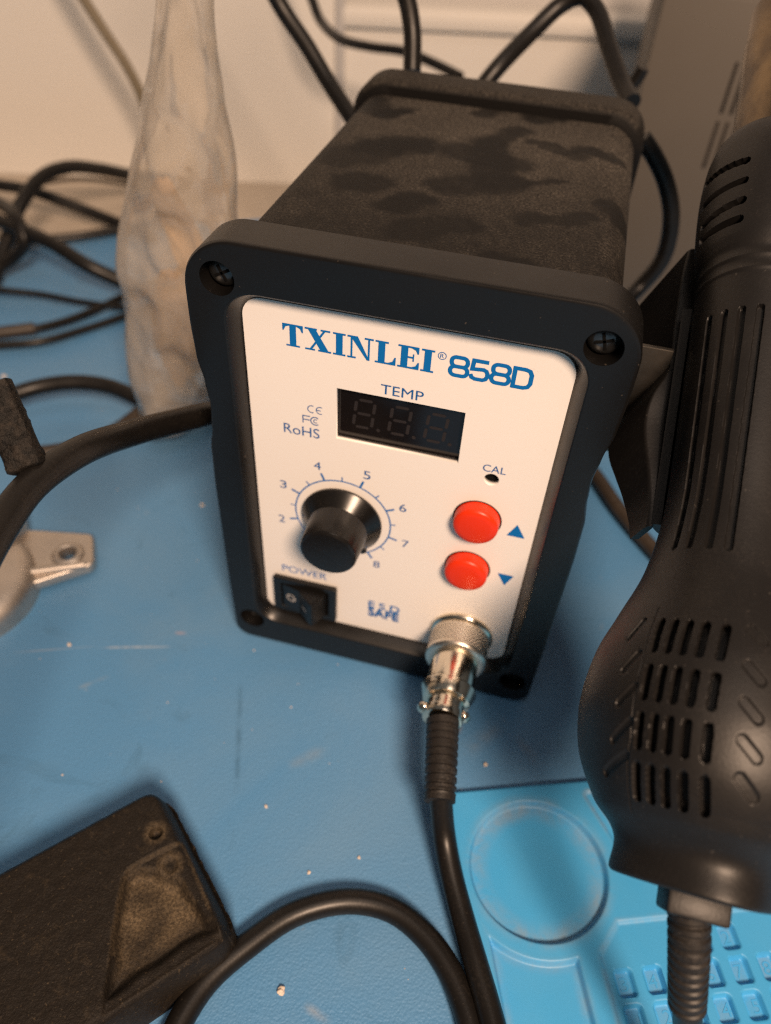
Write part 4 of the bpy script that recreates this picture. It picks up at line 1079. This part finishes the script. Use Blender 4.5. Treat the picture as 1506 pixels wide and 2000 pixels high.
def lump(name, label, c, rx, rz, ry, rot, seed):
    b = bmesh.new(); bmesh.ops.create_icosphere(b, subdivisions=5, radius=1)
    for v in b.verts:
        p = v.co.copy(); q = Vector((p.x*rx, p.y*ry, p.z*rz)); k = 1+.30*noise.noise(p*1.5+Vector((seed, 0, 0)))+.15*noise.noise(p*3.5+Vector((seed, 4, 0))); v.co = q*k
    b.transform(Matrix.Translation(c) @ Matrix.Rotation(rot, 4, 'Y')); return tag(mk(name, b, M['card'], angle=60), label, 'packing')
lump('crumpled_packing', 'upper tan crumpled packing piece inside the clear plastic bag', (-102.49, 97.00, 92.70), 7, 22, 4, -.35, 3)
lump('crumpled_packing', 'lower tan crumpled packing piece inside the clear plastic bag', (-110.44, 97.00, 55.01), 11, 24, 5, .1, 8)

# ---------------------------------------------------------------- grey enclosure behind on the right
GB = thing('grey_enclosure', 'plain grey metal enclosure with vertical vent slots behind the gun', 'enclosure', (120, 330, 0))
bm = box_bm((51, 262, 0), (240, 400, 157), 1.2)
mk('enclosure_shell', bm, M['greybox'], GB)
for i in range(4):
    for z0 in (112.5, 88):
        mk('vent_slot', box_bm((88.2+4.3*i, 261.4, z0), (89.7+4.3*i, 262.5, z0+21), .3), M['slot'], GB)

# ---------------------------------------------------------------- crumbs and specks
def crumb(name, label, p, r, seed):
    b = bmesh.new(); bmesh.ops.create_icosphere(b, subdivisions=3, radius=r)
    for v in b.verts: v.co = v.co*(1+.7*noise.noise(v.co*(1.3/r)+Vector((seed, 0, 0))))+Vector(p)+Vector((0, 0, r*.6))
    tag(mk(name, b, M['crumb'], angle=60), label, 'crumb')
crumb('crumb', 'largest pale crumb on the mat inside the cable loop', (1.83, -100.08, 0.00), 0.90, 0)
crumb('crumb', 'pale crumb on the mat to the right above the cable loop', (-0.85, -70.75, 0.00), 0.45, 1)
crumb('crumb', 'tiny pale crumb on the mat left of the strain relief', (11.46, -63.09, 0.00), 0.40, 2)
crumb('crumb', 'pale crumb on the mat between the block and the plug', (-18.89, -56.18, 0.00), 0.45, 3)
crumb('crumb', 'pale crumb on the mat just left of the station base', (-89.02, 55.81, 0.00), 0.70, 4)
crumb('crumb', 'flat pale crumb on the mat at the left edge by the twin cords', (-215.12, 109.59, 0.00), 0.90, 5)
crumb('crumb', 'pale crumb on the mat right of the strain relief', (41.51, -25.05, 0.00), 0.60, 6)
crumb('crumb', 'pale crumb on the mat below the metal foot', (-103.57, -20.79, 0.00), 0.60, 7)
b = bmesh.new()
for i in range(110):
    x, y = random.uniform(-170, 60), random.uniform(-125, 150)
    r = random.choice((.10, .12, .16, .2, .28)); q = bmesh.new(); bmesh.ops.create_icosphere(q, subdivisions=1, radius=r)
    for v in q.verts: v.co = Vector((v.co.x*random.uniform(.6, 1.8), v.co.y, v.co.z*.7))+Vector((x, y, r*.4))
    merge(b, q)
struct(mk('dust_specks', b, M['crumb']), 'stuff')
